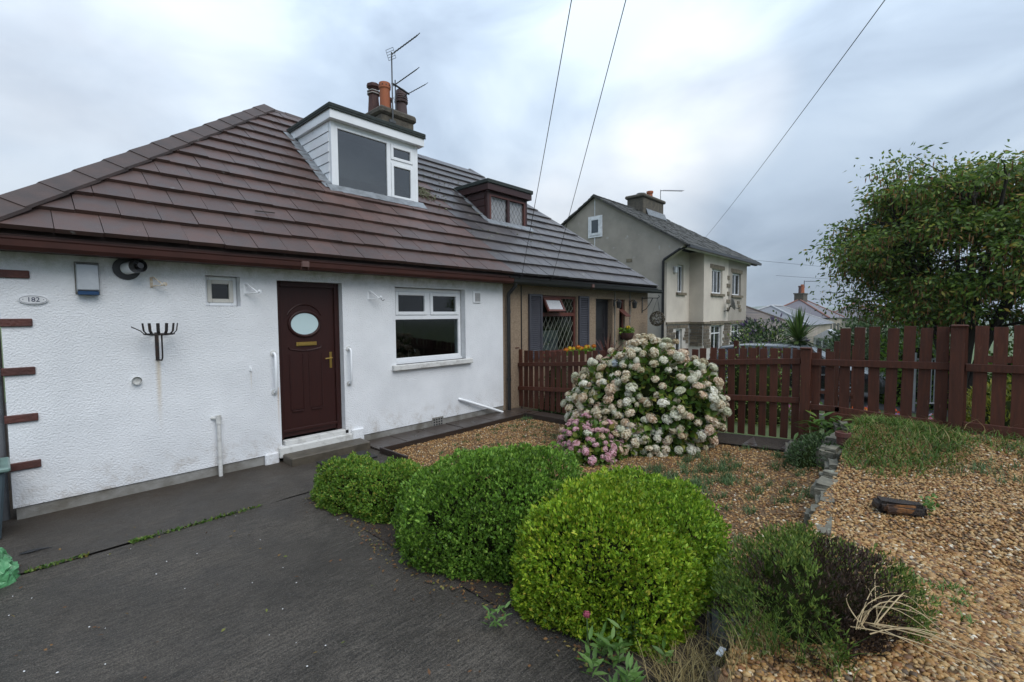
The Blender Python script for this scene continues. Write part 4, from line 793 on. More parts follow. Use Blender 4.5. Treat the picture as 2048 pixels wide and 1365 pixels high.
MB().box(20.95, 21.15, 2.86, 2.998, 3.75, 4.05).ob('floodlight', m_w2, HC, bevel=.03)
ds = thing('satellite_dish', 'small dark satellite dish on the cream bay of the gabled house', 'satellite dish', (25.75, 2.1, 2.1))
MB().lathe((0, 0, 0), [(.02, 0), (.15, .02), (.26, .06), (.33, .11), (.32, .115), (.25, .07), (.02, .012)], 18, cap=False).ob('dish', mat('dish_grey', (.16, .17, .18), rough=.4), ds).matrix_basis = Matrix.Translation((25.7, 1.95, 2.35)) @ Matrix.Rotation(R(75), 4, 'X') @ Matrix.Rotation(R(30), 4, 'Y')
MB().tube([(25.7, 2.29, 2.0), (25.7, 2.05, 2.05), (25.7, 1.98, 2.3)], .03, n=6).tube([(25.7, 1.98, 2.25), (26.1, 1.7, 2.12), (26.15, 1.65, 2.2)], .018, n=5).ob('arm', m_black, ds)
# roof: stone slates in diminishing uneven courses, hip at the far end
EV = (1.95, 4.83); RG = (6.6, 7.66); x9 = 30.5; r9 = 28.2
RF = MB().add([(GX-.12, EV[0], EV[1]), (x9, EV[0], EV[1]), (r9, RG[0], RG[1]), (GX-.12, RG[0], RG[1])], [(0, 1, 2, 3)]).add([(GX-.12, 11.3, EV[1]), (x9, 11.3, EV[1]), (r9, RG[0], RG[1]), (GX-.12, RG[0], RG[1])], [(1, 0, 3, 2)]).add([(x9, EV[0], EV[1]), (x9, 11.3, EV[1]), (r9, RG[0], RG[1])], [(0, 1, 2)]).ob('roof', m_slate, HC)
def slates(side):
    mb = MB(); y0, y1 = (EV[0], RG[0]) if side == 0 else (11.3, RG[0]); ln = math.hypot(y1-y0, RG[1]-EV[1]); v = -.06
    vd = Vector((0, (y1-y0)/ln, (RG[1]-EV[1])/ln)); nd = Vector((0, -vd.z, vd.y)) if side == 0 else Vector((0, vd.z, -vd.y))
    while v < ln-.1:
        h = .30-.12*max(v, 0)/ln; x = GX-.16-random.uniform(0, .2); xr = x9-(x9-r9)*max(v, 0)/ln
        while x < xr:
            wd = random.uniform(.25, .6); a = max(x, GX-.16); b = min(x+wd-.012, xr); x += wd; t = random.uniform(.03, .065)
            if b-a < .06: continue
            o = Vector((0, y0, EV[1]))+vd*(v+random.uniform(-.02, .02)); p = [o, o+vd*(h+.04)]
            mb.prism([(a, p[0].y, p[0].z), (b, p[0].y, p[0].z), (b, p[1].y, p[1].z), (a, p[1].y, p[1].z)], nd*t)
        v += h
    return mb
slates(0).ob('stone_slates', m_slate, RF, kind='stuff')
caps((GX-.1, RG[0], RG[1]+.02), (r9, RG[0], RG[1]+.02), Vector((0, 1, -.6)), Vector((0, -1, -.6)), 18, m_slate, RF, 'ridge_stone', wing=.22, lift=.05)
vb = MB()
for (a, b) in (((1.95, 4.80), (6.6, 7.62)), ((11.3, 4.8), (6.6, 7.62))):
    n = 16
    for i in range(n):
        p0 = Vector((0, a[0]+(b[0]-a[0])*i/n, a[1]+(b[1]-a[1])*i/n)); p1 = Vector((0, a[0]+(b[0]-a[0])*(i+1.05)/n, a[1]+(b[1]-a[1])*(i+1.05)/n)); j = random.uniform(-.03, .02)
        vb.prism([(GX-.17+j, p0.y, p0.z), (GX-.17+j, p1.y, p1.z), (GX-.17+j, p1.y, p1.z+.07), (GX-.17+j, p0.y, p0.z+.1)], (.25, 0, 0))
vb.ob('verge_slates', m_slate, RF, kind='stuff')
MB().box(GX-.05, x9+.05, EV[0]-.14, EV[0]-.01, EV[1]-.13, EV[1]-.01).ob('gutter', m_black, HC); MB().box(GX+.3, x9-.05, EV[0], 2.29, EV[1]-.1, EV[1]-.05).ob('soffit', m_w2, HC)
for i in range(6): MB().box(29.6, 30.4-.1*i, EV[0]+.05+.35*i, EV[0]+.2+.35*i, EV[1]-.16, EV[1]-.02).ob('rafter_foot', m_black, HC)
c2 = MB().box(24.1, 26.6, 6.1, 7.1, 6.6, 8.3).ob('chimney', m_stone, HC, bevel=.03); MB().box(24.0, 26.72, 6.0, 7.2, 8.3, 8.48).ob('chimney_cap', m_stone, c2, bevel=.05)
MB().lathe((25.45, 6.4, 8.46), [(.16, 0), (.15, .3), (.19, .31), (.19, .42), (.1, .44)], 12).ob('chimney_pot', m_pot, c2, smooth=True); MB().lathe((24.6, 6.5, 8.46), [(.06, 0), (.06, .12), (.26, .13), (.26, .16), (.04, .19)], 12).ob('flue_cowl', m_lead, c2)
MB().prism([(24.4, 5.95, 7.35), (26.75, 5.95, 7.35), (26.75, 6.09, 7.72), (24.4, 6.09, 7.72)], (0, .012, .0)).ob('flashing', m_lead, c2)
ae3 = thing('television_aerial', 'television aerial pointing right on the gabled house chimney', 'aerial', (26.4, 6.2, 8.4)); MB().tube([(26.4, 6.2, 8.4), (26.4, 6.2, 9.12)], .02, n=6).ob('mast', m_alu, ae3); mb = MB(); yagi(mb, (26.4, 6.2, 9.08), (.85, -.5, .05), 1.5, 12, .25, r=.01); mb.ob('boom', m_alu, ae3)
# ------------------------------------------------------------------ distant houses down the hill
m_roofp = mat('purple_slate_far', (.16, .15, .165), (.13, .12, .135), rough=.7, scale=.8); m_ridge = mat('red_ridge', (.25, .12, .09), rough=.8); m_wallc = mat('buff_pebbledash_far', (.36, .32, .26), rough=.9, scale=1)
def hip_house(name, label, x0, x1, y0, y1, zb, ze, zr, mroof, mwall, ridge_m, inset=None, chim=None):
    t = thing(name, label, 'house', ((x0+x1)/2, (y0+y1)/2, zb)); ym = (y0+y1)/2; k = inset if inset is not None else (y1-y0)/2; o = .25
    MB().box(x0, x1, y0, y1, zb, ze).ob('wall', mwall, t)
    r = MB().add([(x0-o, y0-o, ze), (x1+o, y0-o, ze), (x1-k, ym, zr), (x0+k, ym, zr), (x0-o, y1+o, ze), (x1+o, y1+o, ze)], [(0, 1, 2, 3), (5, 4, 3, 2), (4, 0, 3), (1, 5, 2), (0, 4, 5, 1)]).ob('roof', mroof, t)
    for a, b in (((x0-o, y0-o, ze+.05), (x0+k, ym, zr+.05)), ((x0-o, y1+o, ze+.05), (x0+k, ym, zr+.05)), ((x0+k, ym, zr+.05), (x1-k, ym, zr+.05)), ((x1+o, y0-o, ze+.05), (x1-k, ym, zr+.05))): MB().tube([a, b], .11, n=5).ob('ridge_tiles', ridge_m, r)
    MB().box(x0-o-.05, x0-o+.02, y0-o, y1+o, ze-.1, ze+.03).ob('gutter', m_black, t)
    if chim:
        cx, w_, zt, pots = chim; c = MB().box(cx-w_/2, cx+w_/2, ym-.5, ym+.6, zr-.6, zt).ob('chimney', m_stone, t); MB().box(cx-w_/2-.1, cx+w_/2+.1, ym-.6, ym+.7, zt, zt+.15).ob('chimney_cap', m_stone, c)
        for px, hh, mm in pots: MB().lathe((cx+px, ym, zt+.14), [(.17, 0), (.15, hh*.8), (.2, hh*.82), (.2, hh)], 8).ob('chimney_pot', mm, c, smooth=True)
    return t
h4 = hip_house('hipped_house', 'distant buff house with purple-grey hipped roof and four chimney pots', 70.5, 82, 4.6, 12.4, -5, 1.25, 3.75, m_roofp, m_wallc, m_ridge, chim=(75.5, 2.6, 4.5, [(-1., 1.0, m_pot2), (-.3, .3, m_pot), (.45, 1.25, m_pot), (1.1, 1.0, m_pot)]))
for i in range(3):
    wv = MB().box(70.42, 70.49, 5.0+.7*i, 5.35+.7*i, -1.5, .6).ob('window', m_w2, h4); MB().box(70.40, 70.419, 5.05+.7*i, 5.3+.7*i, -1.4, .5).ob('pane', MT['dark_pane'], wv)
for i in range(3): MB().box(72+3*i, 73.6+3*i, 4.55, 4.598, -1.4, .5).ob('window', MT['dark_pane'], h4)
ae4 = thing('television_aerial', 'tiny aerial on the distant purple-roofed house', 'aerial', (77.2, 8.5, 4.5)); MB().tube([(77.2, 8.5, 4.4), (77.2, 8.5, 6.5)], .05, n=5).ob('mast', m_alu, ae4); mb = MB(); yagi(mb, (77.2, 8.5, 6.4), (.7, -.7, 0), 2.0, 7, .5, r=.025); mb.ob('boom', m_alu, ae4)
m_rb = mat('banded_brown_roof', (.13, .10, .08), (.06, .05, .045), rough=.8, scale=1, stretch=(.2, .2, 9), detail=1)
hip_house('brown_roofed_bungalow', 'far bungalow with banded brown hipped roof beside the gabled house', 37, 48, 3.2, 12, -2.6, .6, 2.9, m_rb, m_wallc, m_rb)
hip_house('grey_roofed_bungalow', 'far bungalow with pale grey roof behind the brown-roofed one', 50, 62, 3.0, 11, -3.6, .75, 2.65, mat('pale_slate_far', (.19, .195, .21), (.16, .165, .18), rough=.7), m_wallc, mat('pale_ridge', (.4, .41, .42)))
hip_house('long_terrace', 'farthest row of roofs just above the purple-roofed house eaves', 95, 130, 1, 9, -7, 1.0, 3.6, m_roofp, m_wallc, m_ridge, chim=(100, 1.6, 4.4, [(-.4, 1., m_pot2), (.4, 1., m_pot2)]))
cs = thing('conservatory', 'small white conservatory with pale roof far beyond the spiky palm', 'conservatory', (54, 1.4, -2.5)); MB().box(53.2, 55.5, .6, 3.0, -2.5, -.5).ob('wall', m_w2, cs); MB().prism([(53.0, .4, -.5), (53.0, 3.2, -.5), (53.0, 1.9, .3)], (2.7, 0, 0)).ob('roof', mat('polycarbonate', (.5, .5, .52), rough=.3), cs)
for i in range(4): MB().box(53.16, 53.198, .75+.55*i, 1.15+.55*i, -1.6, -.65).ob('pane', MT['dark_pane'], cs)
# ------------------------------------------------------------------ car on the neighbour's drive
m_paint = mat('black_car_paint', (.010, .011, .013), rough=.25, coat=.8, spec=.6); m_tyre = mat('tyre', (.012, .012, .012), rough=.8); m_alloy = mat('alloy', (.5, .52, .54), rough=.3, metal=.7); cz = -.40
car = thing('parked_car', 'black estate car parked behind the picket fences, nose to the road', 'car', (15.4, -3.0, cz))
prof = [(-5.22, .30), (-5.25, .55), (-5.1, .72), (-4.25, .86), (-3.5, 1.33), (-3.2, 1.385), (-1.9, 1.38), (-1.15, 1.30), (-.9, .95), (-.85, .5), (-.95, .28)]
lowp = [(y, z) for y, z in prof if z < .9]+[(-.9, .88)]
def loft(sec):
    mb = MB(); n = len(sec[0][1])
    vs = [(x, y, z+cz) for x, pr in sec for y, z in pr]; fs = [(i*n+k, i*n+(k+1) % n, (i+1)*n+(k+1) % n, (i+1)*n+k) for i in range(len(sec)-1) for k in range(n)]
    return mb.add(vs, fs+[tuple(range(n))[::-1], tuple(range((len(sec)-1)*n, len(sec)*n))])
low = [(-5.20, .26), (-5.25, .55), (-5.12, .70), (-4.3, .86), (-.95, .92), (-.86, .55), (-.95, .26)]
inl = lambda k: [(y+(-3-y)*k, z*(1-.5*k)+.3*k) for y, z in low]
loft([(14.55, inl(.05)), (14.60, inl(.01)), (14.68, low), (16.12, low), (16.2, inl(.01)), (16.25, inl(.05))]).ob('body', m_paint, car, smooth=True)
gh = [(-4.2, .86), (-3.5, 1.30), (-3.2, 1.37), (-1.9, 1.37), (-1.2, 1.28), (-.95, .92)]
loft([(14.66, [(y, .87+(z-.87)*.02) for y, z in gh]), (14.80, [(-4.05, .86), (-3.42, 1.27), (-3.15, 1.33), (-1.9, 1.33), (-1.25, 1.24), (-1.05, .92)]), (14.9, gh), (15.9, gh), (16.0, [(-4.05, .86), (-3.42, 1.27), (-3.15, 1.33), (-1.9, 1.33), (-1.25, 1.24), (-1.05, .92)]), (16.14, [(y, .87+(z-.87)*.02) for y, z in gh])]).ob('cabin', m_paint, car, smooth=True)
m_cg = mat('car_glass', (.03, .035, .04), rough=.03, spec=1.)
for a, b, c, d in ((-3.72, -2.95, -3.3, -2.95), (-2.87, -2.0, -2.87, -2.0), (-1.92, -1.25, -1.92, -1.35)):
    MB().add([(14.672, a, .92+cz), (14.672, b, .92+cz), (14.785, d, 1.28+cz if d < -1.4 else 1.22+cz), (14.785, c, 1.28+cz)], [(0, 1, 2, 3)]).ob('side_window', m_cg, car)
MB().add([(14.95, -4.13, .915+cz), (15.85, -4.13, .915+cz), (15.85, -3.52, 1.305+cz), (14.95, -3.52, 1.305+cz)], [(0, 1, 2, 3)]).ob('windscreen', m_cg, car)
for y in (-4.38, -1.72):
    for x in (14.56, 16.24):
        s = -1 if x < 15 else 1
        wv = MB().lathe((0, 0, 0), [(.22, -.1), (.30, -.1), (.325, -.07), (.325, .07), (.30, .1), (.22, .1)], 24, cap=False).ob('wheel', m_tyre, car, smooth=True); wv.matrix_basis = Matrix.Translation((x, y, cz+.325)) @ Matrix.Rotation(R(90), 4, 'Y')
        rm = MB(); rm.lathe((0, 0, 0), [(.20, -.09), (.225, -.1), (.225, .1), (.20, .09)], 24, cap=False)
        for k in range(10): a = k*math.pi/5; rm.tube([(.04*math.cos(a), .04*math.sin(a), s*.09), (.21*math.cos(a), .21*math.sin(a), s*.1)], .017, n=4)
        rm.lathe((0, 0, s*.08), [(.05, -.02), (.05, .02)], 10); o = rm.ob('rim', m_alloy, None); o.parent = wv
MB().box(14.75, 15.1, -5.2, -5.0, .52+cz, .66+cz).ob('headlight', mat('headlight', (.6, .62, .65), rough=.1), car, bevel=.03); MB().box(15.7, 16.05, -5.2, -5.0, .52+cz, .66+cz).ob('headlight', MT['headlight'], car, bevel=.03)
MB().box(14.40, 14.56, -3.75, -3.55, .9+cz, 1.02+cz).ob('wing_mirror', m_paint, car, bevel=.03)
MB().box(14.53, 14.56, -4.0, -2.1, .62+cz, .66+cz).ob('side_strip', m_alloy, car)
sheet('neighbour_drive', np.linspace(13.6, 18.6, 8), np.linspace(-9, 3, 8), lambda x, y: z_far(x)+.012, mat('tarmac', (.05, .05, .05), rough=.8, scale=8), kind='structure')
sheet('street', np.linspace(7, 120, 40), [-20, -12], lambda x, y: z_far(x)+.03, MT['tarmac'], kind='structure')
# metal gate and the dark fence along the neighbour's drive
m_galv = mat('galvanised_gate', (.30, .31, .32), (.2, .2, .21), rough=.45, metal=.4)
gt = thing('metal_gate', 'grey metal tube gate seen through the tall picket fence', 'gate', (14.5, -5.9, -.4))
for x, y in ((13.95, -5.75), (14.25, -6.15)): MB().tube([(x, y, -.45), (x, y, .95)], .045, n=8).ob('gate_post', m_galv, gt)
for k in range(7): x = 13.95+.3*k/7; MB().tube([(13.95+.04*k+.02, -5.75-.053*k-.03, -.2), (13.95+.04*k+.02, -5.75-.053*k-.03, .8)], .012, n=5).ob('gate_bar', m_galv, gt)
for z in (-.2, .8): MB().tube([(13.95, -5.75, z), (14.25, -6.15, z)], .02, n=6).ob('gate_rail', m_galv, gt)
F3 = thing('dark_picket_fence', 'dark brown picket fence farther back in front of the black car', 'fence', (12.8, -4, -.35))
y = -2.3
while y > -4.9:
    block('picket', m_fence, 12.8, y, -.33, .022, .09, 1.36+random.uniform(-.02, .02)+(.08 if y < -4.3 else 0), F3); y -= .165
MB().box(12.76, 12.785, -4.95, -2.3, .70, .77).ob('rail', m_fence, F3); MB().box(12.76, 12.785, -4.95, -2.3, .0, .07).ob('rail', m_fence, F3); block('post', m_fence, 12.78, -4.45, -.33, .1, .1, 1.55, F3); block('post', m_fence, 12.78, -2.3, -.33, .1, .1, 1.5, F3)
# overhead wires running to a pole behind the viewer
CAMP = Vector((0, -CD, CH))
def wire(label, a, d, s, r, ext):
    a = Vector(a); p = CAMP+Vector(d)*s; b = a+(p-a)*ext; pts = [a+(b-a)*i/16-Vector((0, 0, .15*math.sin(math.pi*i/16)*(b-a).length/20)) for i in range(17)]
    t = thing('overhead_wire', label, 'wire', a); MB().tube(pts, r, n=5).ob('cable', m_black, t); return t, a
t, a = wire('overhead wire rising from the gutter by the party wall', (6.72, -.3, 2.62), (.851, .608, .671), 3.9, .0042, 1.9); MB().tube([a, a+Vector((.0, .06, -.05)), a+Vector((.02, .1, -.14))], .012, n=5).ob('insulator', m_black, t)
t, a = wire('overhead wire rising from the gutter above the shuttered window', (7.66, -.3, 2.62), (.928, .524, .670), 4.1, .0042, 1.9); MB().tube([a, a+Vector((.0, .06, -.05)), a+Vector((.02, .1, -.14))], .012, n=5).ob('insulator', m_black, t)
wire('overhead wire rising rightwards from the gabled house eaves', (21.2, 1.95, 4.9), (1.285, .136, .666), 4.6, .0045, 1.6)
for k, (z0, z1, n_) in enumerate(((5.4, 4.9, 'upper'), (4.6, 4.2, 'middle'), (3.0, 3.4, 'lowest'))):
    MB().tube([(31+7*k, 4-1.2*k, z0), (45, -3, (z0+z1)/2-.3), (60, -12, z1)], .009, n=4).ob('overhead_wire', m_black, None, label=f'thin {n_} far wire crossing the sky right of the gabled house', cat='wire')
# ------------------------------------------------------------------ vegetation
def lmat(name, ramp, rough=.55, trans=.25, spec=.4): return mat(name, (1, 1, 1), (.6, .63, .5), rough=rough, scale=3.5, detail=4, isl=ramp, trans=trans, spec=spec)
m_wood = mat('bark', (.035, .028, .022), (.022, .018, .014), rough=.9, scale=14, bump=.006, bscale=50)
m_core = mat('core_shade', (.020, .026, .008), (.012, .016, .006), rough=1., scale=20, spec=0.)  # near-black green: the shade deep inside a shrub, put into the colour
def dome_pts(n, c, rad, p=2.6, amp=.07, f=6., seed=0, shell=.22, low=-.05, tuck=.14):
    d = rdir(int(n*2.4)); d = d[d[:, 2] > low][:n]; rad = np.array(rad)
    r = 1/np.power((np.abs(d/rad)**p).sum(1), 1/p); pos = d*r[:, None]; nn = nrm(np.sign(pos)*np.abs(pos/rad)**(p-1)/rad)
    k = 1+amp*vnoise(pos, f, seed)+amp*.5*vnoise(pos, f*3, seed+1); k *= 1-shell*rng.uniform(size=len(d))**2.2
    k *= 1-tuck*np.clip(.35-pos[:, 2]/rad[2], 0, 1)
    q = pos*k[:, None]; q[:, 2] = np.maximum(q[:, 2], .02); return q+np.array(c), nn
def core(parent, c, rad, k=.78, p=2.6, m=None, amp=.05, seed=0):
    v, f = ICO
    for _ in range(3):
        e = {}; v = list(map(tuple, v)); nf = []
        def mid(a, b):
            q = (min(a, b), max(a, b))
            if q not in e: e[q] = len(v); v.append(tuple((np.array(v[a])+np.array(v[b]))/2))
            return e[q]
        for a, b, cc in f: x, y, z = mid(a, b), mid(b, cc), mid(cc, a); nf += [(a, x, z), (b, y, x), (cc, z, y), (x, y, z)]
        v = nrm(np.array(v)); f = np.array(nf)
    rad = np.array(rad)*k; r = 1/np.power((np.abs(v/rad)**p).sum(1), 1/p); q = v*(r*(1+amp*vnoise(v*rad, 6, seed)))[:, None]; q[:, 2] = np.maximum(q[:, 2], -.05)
    return bulk('shade_core', q+np.array(c), f, m or m_core, parent, smooth=True)  # solid filler that stops the view through the leaves, dark by default
def box_shrub(label, c, rad, n, ramp, seed, ll=.028, amp=.155, rz=0., pw=3.3):
    c = np.array([c[0], c[1], float(c[2])]); t = thing('box_shrub', label, 'shrub', c, 'clipped box shrubs beside the drive')
    P, Nn = dome_pts(n, (0, 0, 0), rad, pw, amp, 4.2, seed); P = P+Nn*(.055*np.maximum(vnoise(P, 34, seed+9), 0))[:, None]; D = Nn*.55+np.array([0, 0, .55])+rdir(len(P))*.6; thin = vnoise(P, 11, seed+4) > -.85; P = P[thin]; D = D[thin]
    # tight sprigs: each point carries three leaves
    parts = []
    for j in range(3): parts.append(leaves(P+rdir(len(P))*.008, D+rdir(len(P))*.45, rng.uniform(.7, 1.25, len(P))*ll, rng.uniform(.45, .62, len(P))*ll, LEAF4))
    V, F = cat(parts); ca, sa = math.cos(rz), math.sin(rz); M2 = np.array([(ca, -sa, 0), (sa, ca, 0), (0, 0, 1)]); V = V@M2.T+c
    bulk('foliage', V, F, lmat('box_leaf_'+str(seed), ramp), t, kind='stuff')
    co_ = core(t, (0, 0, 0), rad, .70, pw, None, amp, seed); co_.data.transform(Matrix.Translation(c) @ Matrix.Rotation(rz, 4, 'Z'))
    for k in range(3): MB().tube([(c[0]+.06*k-.06, c[1], c[2]-.03), (c[0]+.1*k-.1, c[1]+.03, c[2]+rad[2]*.5)], [.025, .012], n=6).ob('stem', m_wood, t)
DKG = [(0, (.06, .13, .015)), (.4, (.13, .27, .03)), (.8, (.22, .40, .05)), (1, (.36, .52, .09))]
YLG = [(0, (.10, .20, .012)), (.3, (.21, .37, .02)), (.7, (.34, .48, .03)), (.95, (.48, .55, .05)), (1, (.50, .40, .06))]
MIX = [(0, (.06, .14, .016)), (.5, (.15, .30, .035)), (.85, (.26, .38, .05)), (.95, (.28, .31, .05)), (1, (.55, .46, .10))]
box_shrub('small rounded box shrub nearest the doorstep', (2.33, -1.84, 0), (.29, .33, .44), 6500, MIX, 3, .026)
box_shrub('small yellow-flecked box shrub between the doorstep one and the big dark one', (2.47, -2.34, 0), (.31, .31, .40), 6500, [(a, tuple(k*1.15 for k in b)) for a, b in MIX], 4, .026)
box_shrub('large dark green clipped box shrub in the middle', (2.70, -3.60, 0), (.63, .90, .70), 18500, DKG, 5, .029, rz=.42, pw=2.6, amp=.12)
box_shrub('bright yellow-green box shrub at the front edge of the drive', (2.58, -4.62, 0), (.46, .52, .70), 16000, YLG, 6, .028, rz=.3, pw=2.9)
box_shrub('green box shrub tucked behind and right of the yellow-green one', (3.12, -4.64, 0), (.55, .54, .62), 12000, [(0, (.09, .19, .014)), (.4, (.20, .36, .025)), (.85, (.32, .47, .035)), (1, (.48, .55, .06))], 8, .028, rz=.5)
# hydrangea: each flower head is a piece of its own
def head_mesh(name, m, seed, n=64):
    g = np.random.default_rng(seed); d = nrm(g.normal(size=(n, 3))); d[:, 2] = np.where(d[:, 2] < -.45, -d[:, 2], d[:, 2]); d = nrm(d*np.array([1, 1, .8]))
    parts = []
    for k in range(4):
        ref = nrm(np.cross(d, np.array([.3, .5, .8]))); b = np.cross(d, ref); a = g.uniform(0, 1.5, n)*.6+k*np.pi/2
        dr = ref*np.cos(a)[:, None]+b*np.sin(a)[:, None]+d*.25; parts.append(leaves(d*.86, dr, .25, .25, LEAF4, up=d))
    pv, pf_ = ICO; parts.append((pv*.78, pf_)); V, F = cat(parts); V = V*(1+.08*g.normal(size=(1, 3)))
    me = bpy.data.meshes.new(name); me.from_pydata(V.tolist(), [], F.tolist()); me.materials.append(m); return me
def hmat(n, a, b, c): return lmat(n, [(0, a), (.55, b), (1, c)], .7, .2)
HM = [hmat('hydrangea_beige', (.52, .36, .22), (.86, .76, .60), (.95, .92, .82)), hmat('hydrangea_pinkish', (.50, .30, .19), (.82, .64, .49), (.93, .85, .73)), hmat('hydrangea_white', (.60, .55, .42), (.88, .85, .74), (.95, .94, .88)), hmat('hydrangea_blue', (.42, .46, .55), (.64, .69, .80), (.82, .85, .9)), hmat('hydrangea_pink', (.5, .22, .25), (.80, .44, .54), (.92, .72, .78))]
HEAD = [[head_mesh('flower_head', m, 10*i+j) for j in range(3)] for i, m in enumerate(HM)]
m_hleaf = lmat('hydrangea_leaf', [(0, (.05, .11, .015)), (.5, (.10, .19, .026)), (.85, (.20, .28, .04)), (1, (.32, .27, .07))], .5, .3)
def hydrangea(label, c, rad, nh, nl, wts, seed, hr=.062, rot=0., tuck=.1, drop=None):
    c = np.array(c, float); t = thing('hydrangea', label, 'shrub', c); ca, sa = math.cos(rot), math.sin(rot); M2 = np.array([(ca, -sa, 0), (sa, ca, 0), (0, 0, 1)])
    P, Nn = dome_pts(nl, (0, 0, 0), rad, 2.3, .16, 3.4, seed, .35, tuck=tuck); D = Nn*.8+np.array([0, 0, -.1])+rdir(len(P))*.6
    V, F = leaves(P*.93, D, rng.uniform(.07, .12, len(P)), rng.uniform(.05, .085, len(P)), LEAF6, up=Nn); bulk('foliage', V@M2.T+c, F, m_hleaf, t, kind='stuff')
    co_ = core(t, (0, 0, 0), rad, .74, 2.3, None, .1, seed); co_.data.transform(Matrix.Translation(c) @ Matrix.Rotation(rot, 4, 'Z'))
    Q, Qn = dome_pts(5000, (0, 0, 0), rad, 2.3, .16, 3.4, seed, .12, low=.0, tuck=tuck); sel = []
    for i in range(len(Q)):
        if Q[i, 2] < .07: continue
        if all(np.sum((Q[i]-Q[j])**2) > (hr*1.42*rng.uniform(.82, 1.25))**2 for j in sel):
            sel.append(i)
            if len(sel) >= nh: break
    for i in sel:
        k = rng.choice(len(HM), p=wts); s = hr*rng.uniform(.8, 1.25); p = (Q[i]+Qn[i]*.03)@M2.T+c
        mw = Matrix.Translation(p) @ Vector((Qn[i]@M2.T)*.7+np.array([0, 0, .4])+rng.normal(size=3)*.2).to_track_quat('Z', 'Y').to_matrix().to_4x4() @ Matrix.Rotation(rng.uniform(0, 6), 4, 'Z') @ Matrix.Diagonal((s*rng.uniform(.9, 1.25), s*rng.uniform(.9, 1.25), s*rng.uniform(.65, .95), 1))
        inst('flower_head', HEAD[k][rng.integers(3)], mw, t)
    Q, Qn = dome_pts(int(nh*1.05), (0, 0, 0), rad, 2.3, .16, 3.4, seed, .12, low=.0, tuck=tuck); pv, pf_ = [], []; hk = []
    for i in range(len(Q)):
        k = rng.choice(len(HM), p=wts); me = HEAD[k][rng.integers(3)]; vv = np.array([q.co for q in me.vertices]); ff = np.array([q.vertices[:] for q in me.polygons]); pv.append((vv*hr*rng.uniform(.7, 1.1)+Q[i]*.97)@M2.T+c); pf_.append(ff); hk += [k]*len(ff)
    V, F = cat(list(zip(pv, pf_))); bulk('inner_blooms', V, F, HM, t, mi=hk, kind='stuff')
    for k in range(5): a = k*1.256; MB().tube([(c[0]+.08*math.cos(a), c[1]+.08*math.sin(a), c[2]-.05), (c[0]+rad[0]*.5*math.cos(a), c[1]+rad[1]*.5*math.sin(a), c[2]+rad[2]*.6)], [.015, .008], n=5).ob('stem', m_wood, t)
    return t
hydrangea('tall hydrangea covered in fading cream and beige flower heads by the fence', (6.12, -3.10, .05), (.78, 1.06, 1.40), 298, 6000, [.44, .2, .34, .02, 0], 21, .061, rot=.25, tuck=.12)
hydrangea('low pink-flowered hydrangea at the foot of the tall cream one', (5.12, -2.86, 0), (.40, .44, .44), 60, 1100, [.0, .2, .05, 0, .75], 22, .05, tuck=.05)
# grass and weeds
m_gb = lmat('grass_blade', [(0, (.05, .11, .014)), (.6, (.11, .22, .028)), (.85, (.18, .25, .05)), (1, (.36, .29, .12))], .6, .3); m_straw = lmat('straw', [(0, (.26, .18, .075)), (.6, (.40, .30, .14)), (1, (.50, .41, .22))], .7, .2)
gm = scatter(7500, 5.0, 6.9, -7.2, -5.25, lambda x, y: ((x-6.3)/.85)**2+((y+5.8)/.58)**2+rng.uniform(-.35, .3, len(x)) < 1); zz = on(gm); zz[:, 2] += .10*np.exp(-((gm[:, 0]-6.3)/.5)**2-((gm[:, 1]+5.75)/.35)**2)
V, F = blades(zz, rng.uniform(.04, .13, len(zz)), rng.uniform(.6, 1.9, len(zz)), .010, 3); bulk('grass_mound', V, F, m_gb, label='rough green and straw grass growing on the mound by the tall fence', cat='grass', kind='stuff')
gx = scatter(1100, 6.35, 6.9, -8.2, -6.0); V, F = blades(on(gx, .01), rng.uniform(.03, .11, len(gx)), rng.uniform(.8, 2., len(gx)), .010, 3); bulk('fence_foot_grass', V, F, m_gb, label='low matted grass at the foot of the tall fence right of the mound', cat='grass', kind='stuff')
gs = scatter(260, 5.2, 6.9, -7.2, -5.3, lambda x, y: ((x-6.6)/.7)**2+((y+6.1)/.9)**2+rng.uniform(-.4, .3, len(x)) < 1); V, F = blades(on(gs, .05), rng.uniform(.06, .2, len(gs)), rng.uniform(.8, 1.8, len(gs)), .007, 3); bulk('dry_grass', V, F, m_straw, label='dry straw-coloured grass along the foot of the tall fence', cat='grass', kind='stuff')
def tuft(n, cx, cy, sx, sy, h, wd=.007): p = np.stack([rng.normal(cx, sx, n), rng.normal(cy, sy, n)], 1); return blades(on(p), rng.uniform(.5, 1.2, n)*h, rng.uniform(.3, 1.2, n), wd, 3)
V, F = cat([tuft(26, rng.normal(5.0, .5), rng.normal(-4.35, .45), .03, .03, .08, .009) for _ in range(150)]+[tuft(16, rng.uniform(3.9, 6.2), rng.uniform(-2.2, -.8), .03, .03, .05, .012) for _ in range(60)]+[tuft(20, rng.uniform(5.6, 6.6), rng.uniform(-6.8, -6.1), .04, .04, .1) for _ in range(22)]+[tuft(22, rng.uniform(5.9, 6.4), rng.uniform(-.85, -.72), .04, .03, .07, .01) for _ in range(7)])
bulk('gravel_weeds', V, F, lmat('weed_blade', [(0, (.05, .12, .03)), (.6, (.10, .17, .06)), (1, (.17, .22, .11))], .6, .3), label='small grey-green weeds sprouting through the gravel', cat='weeds', kind='stuff')
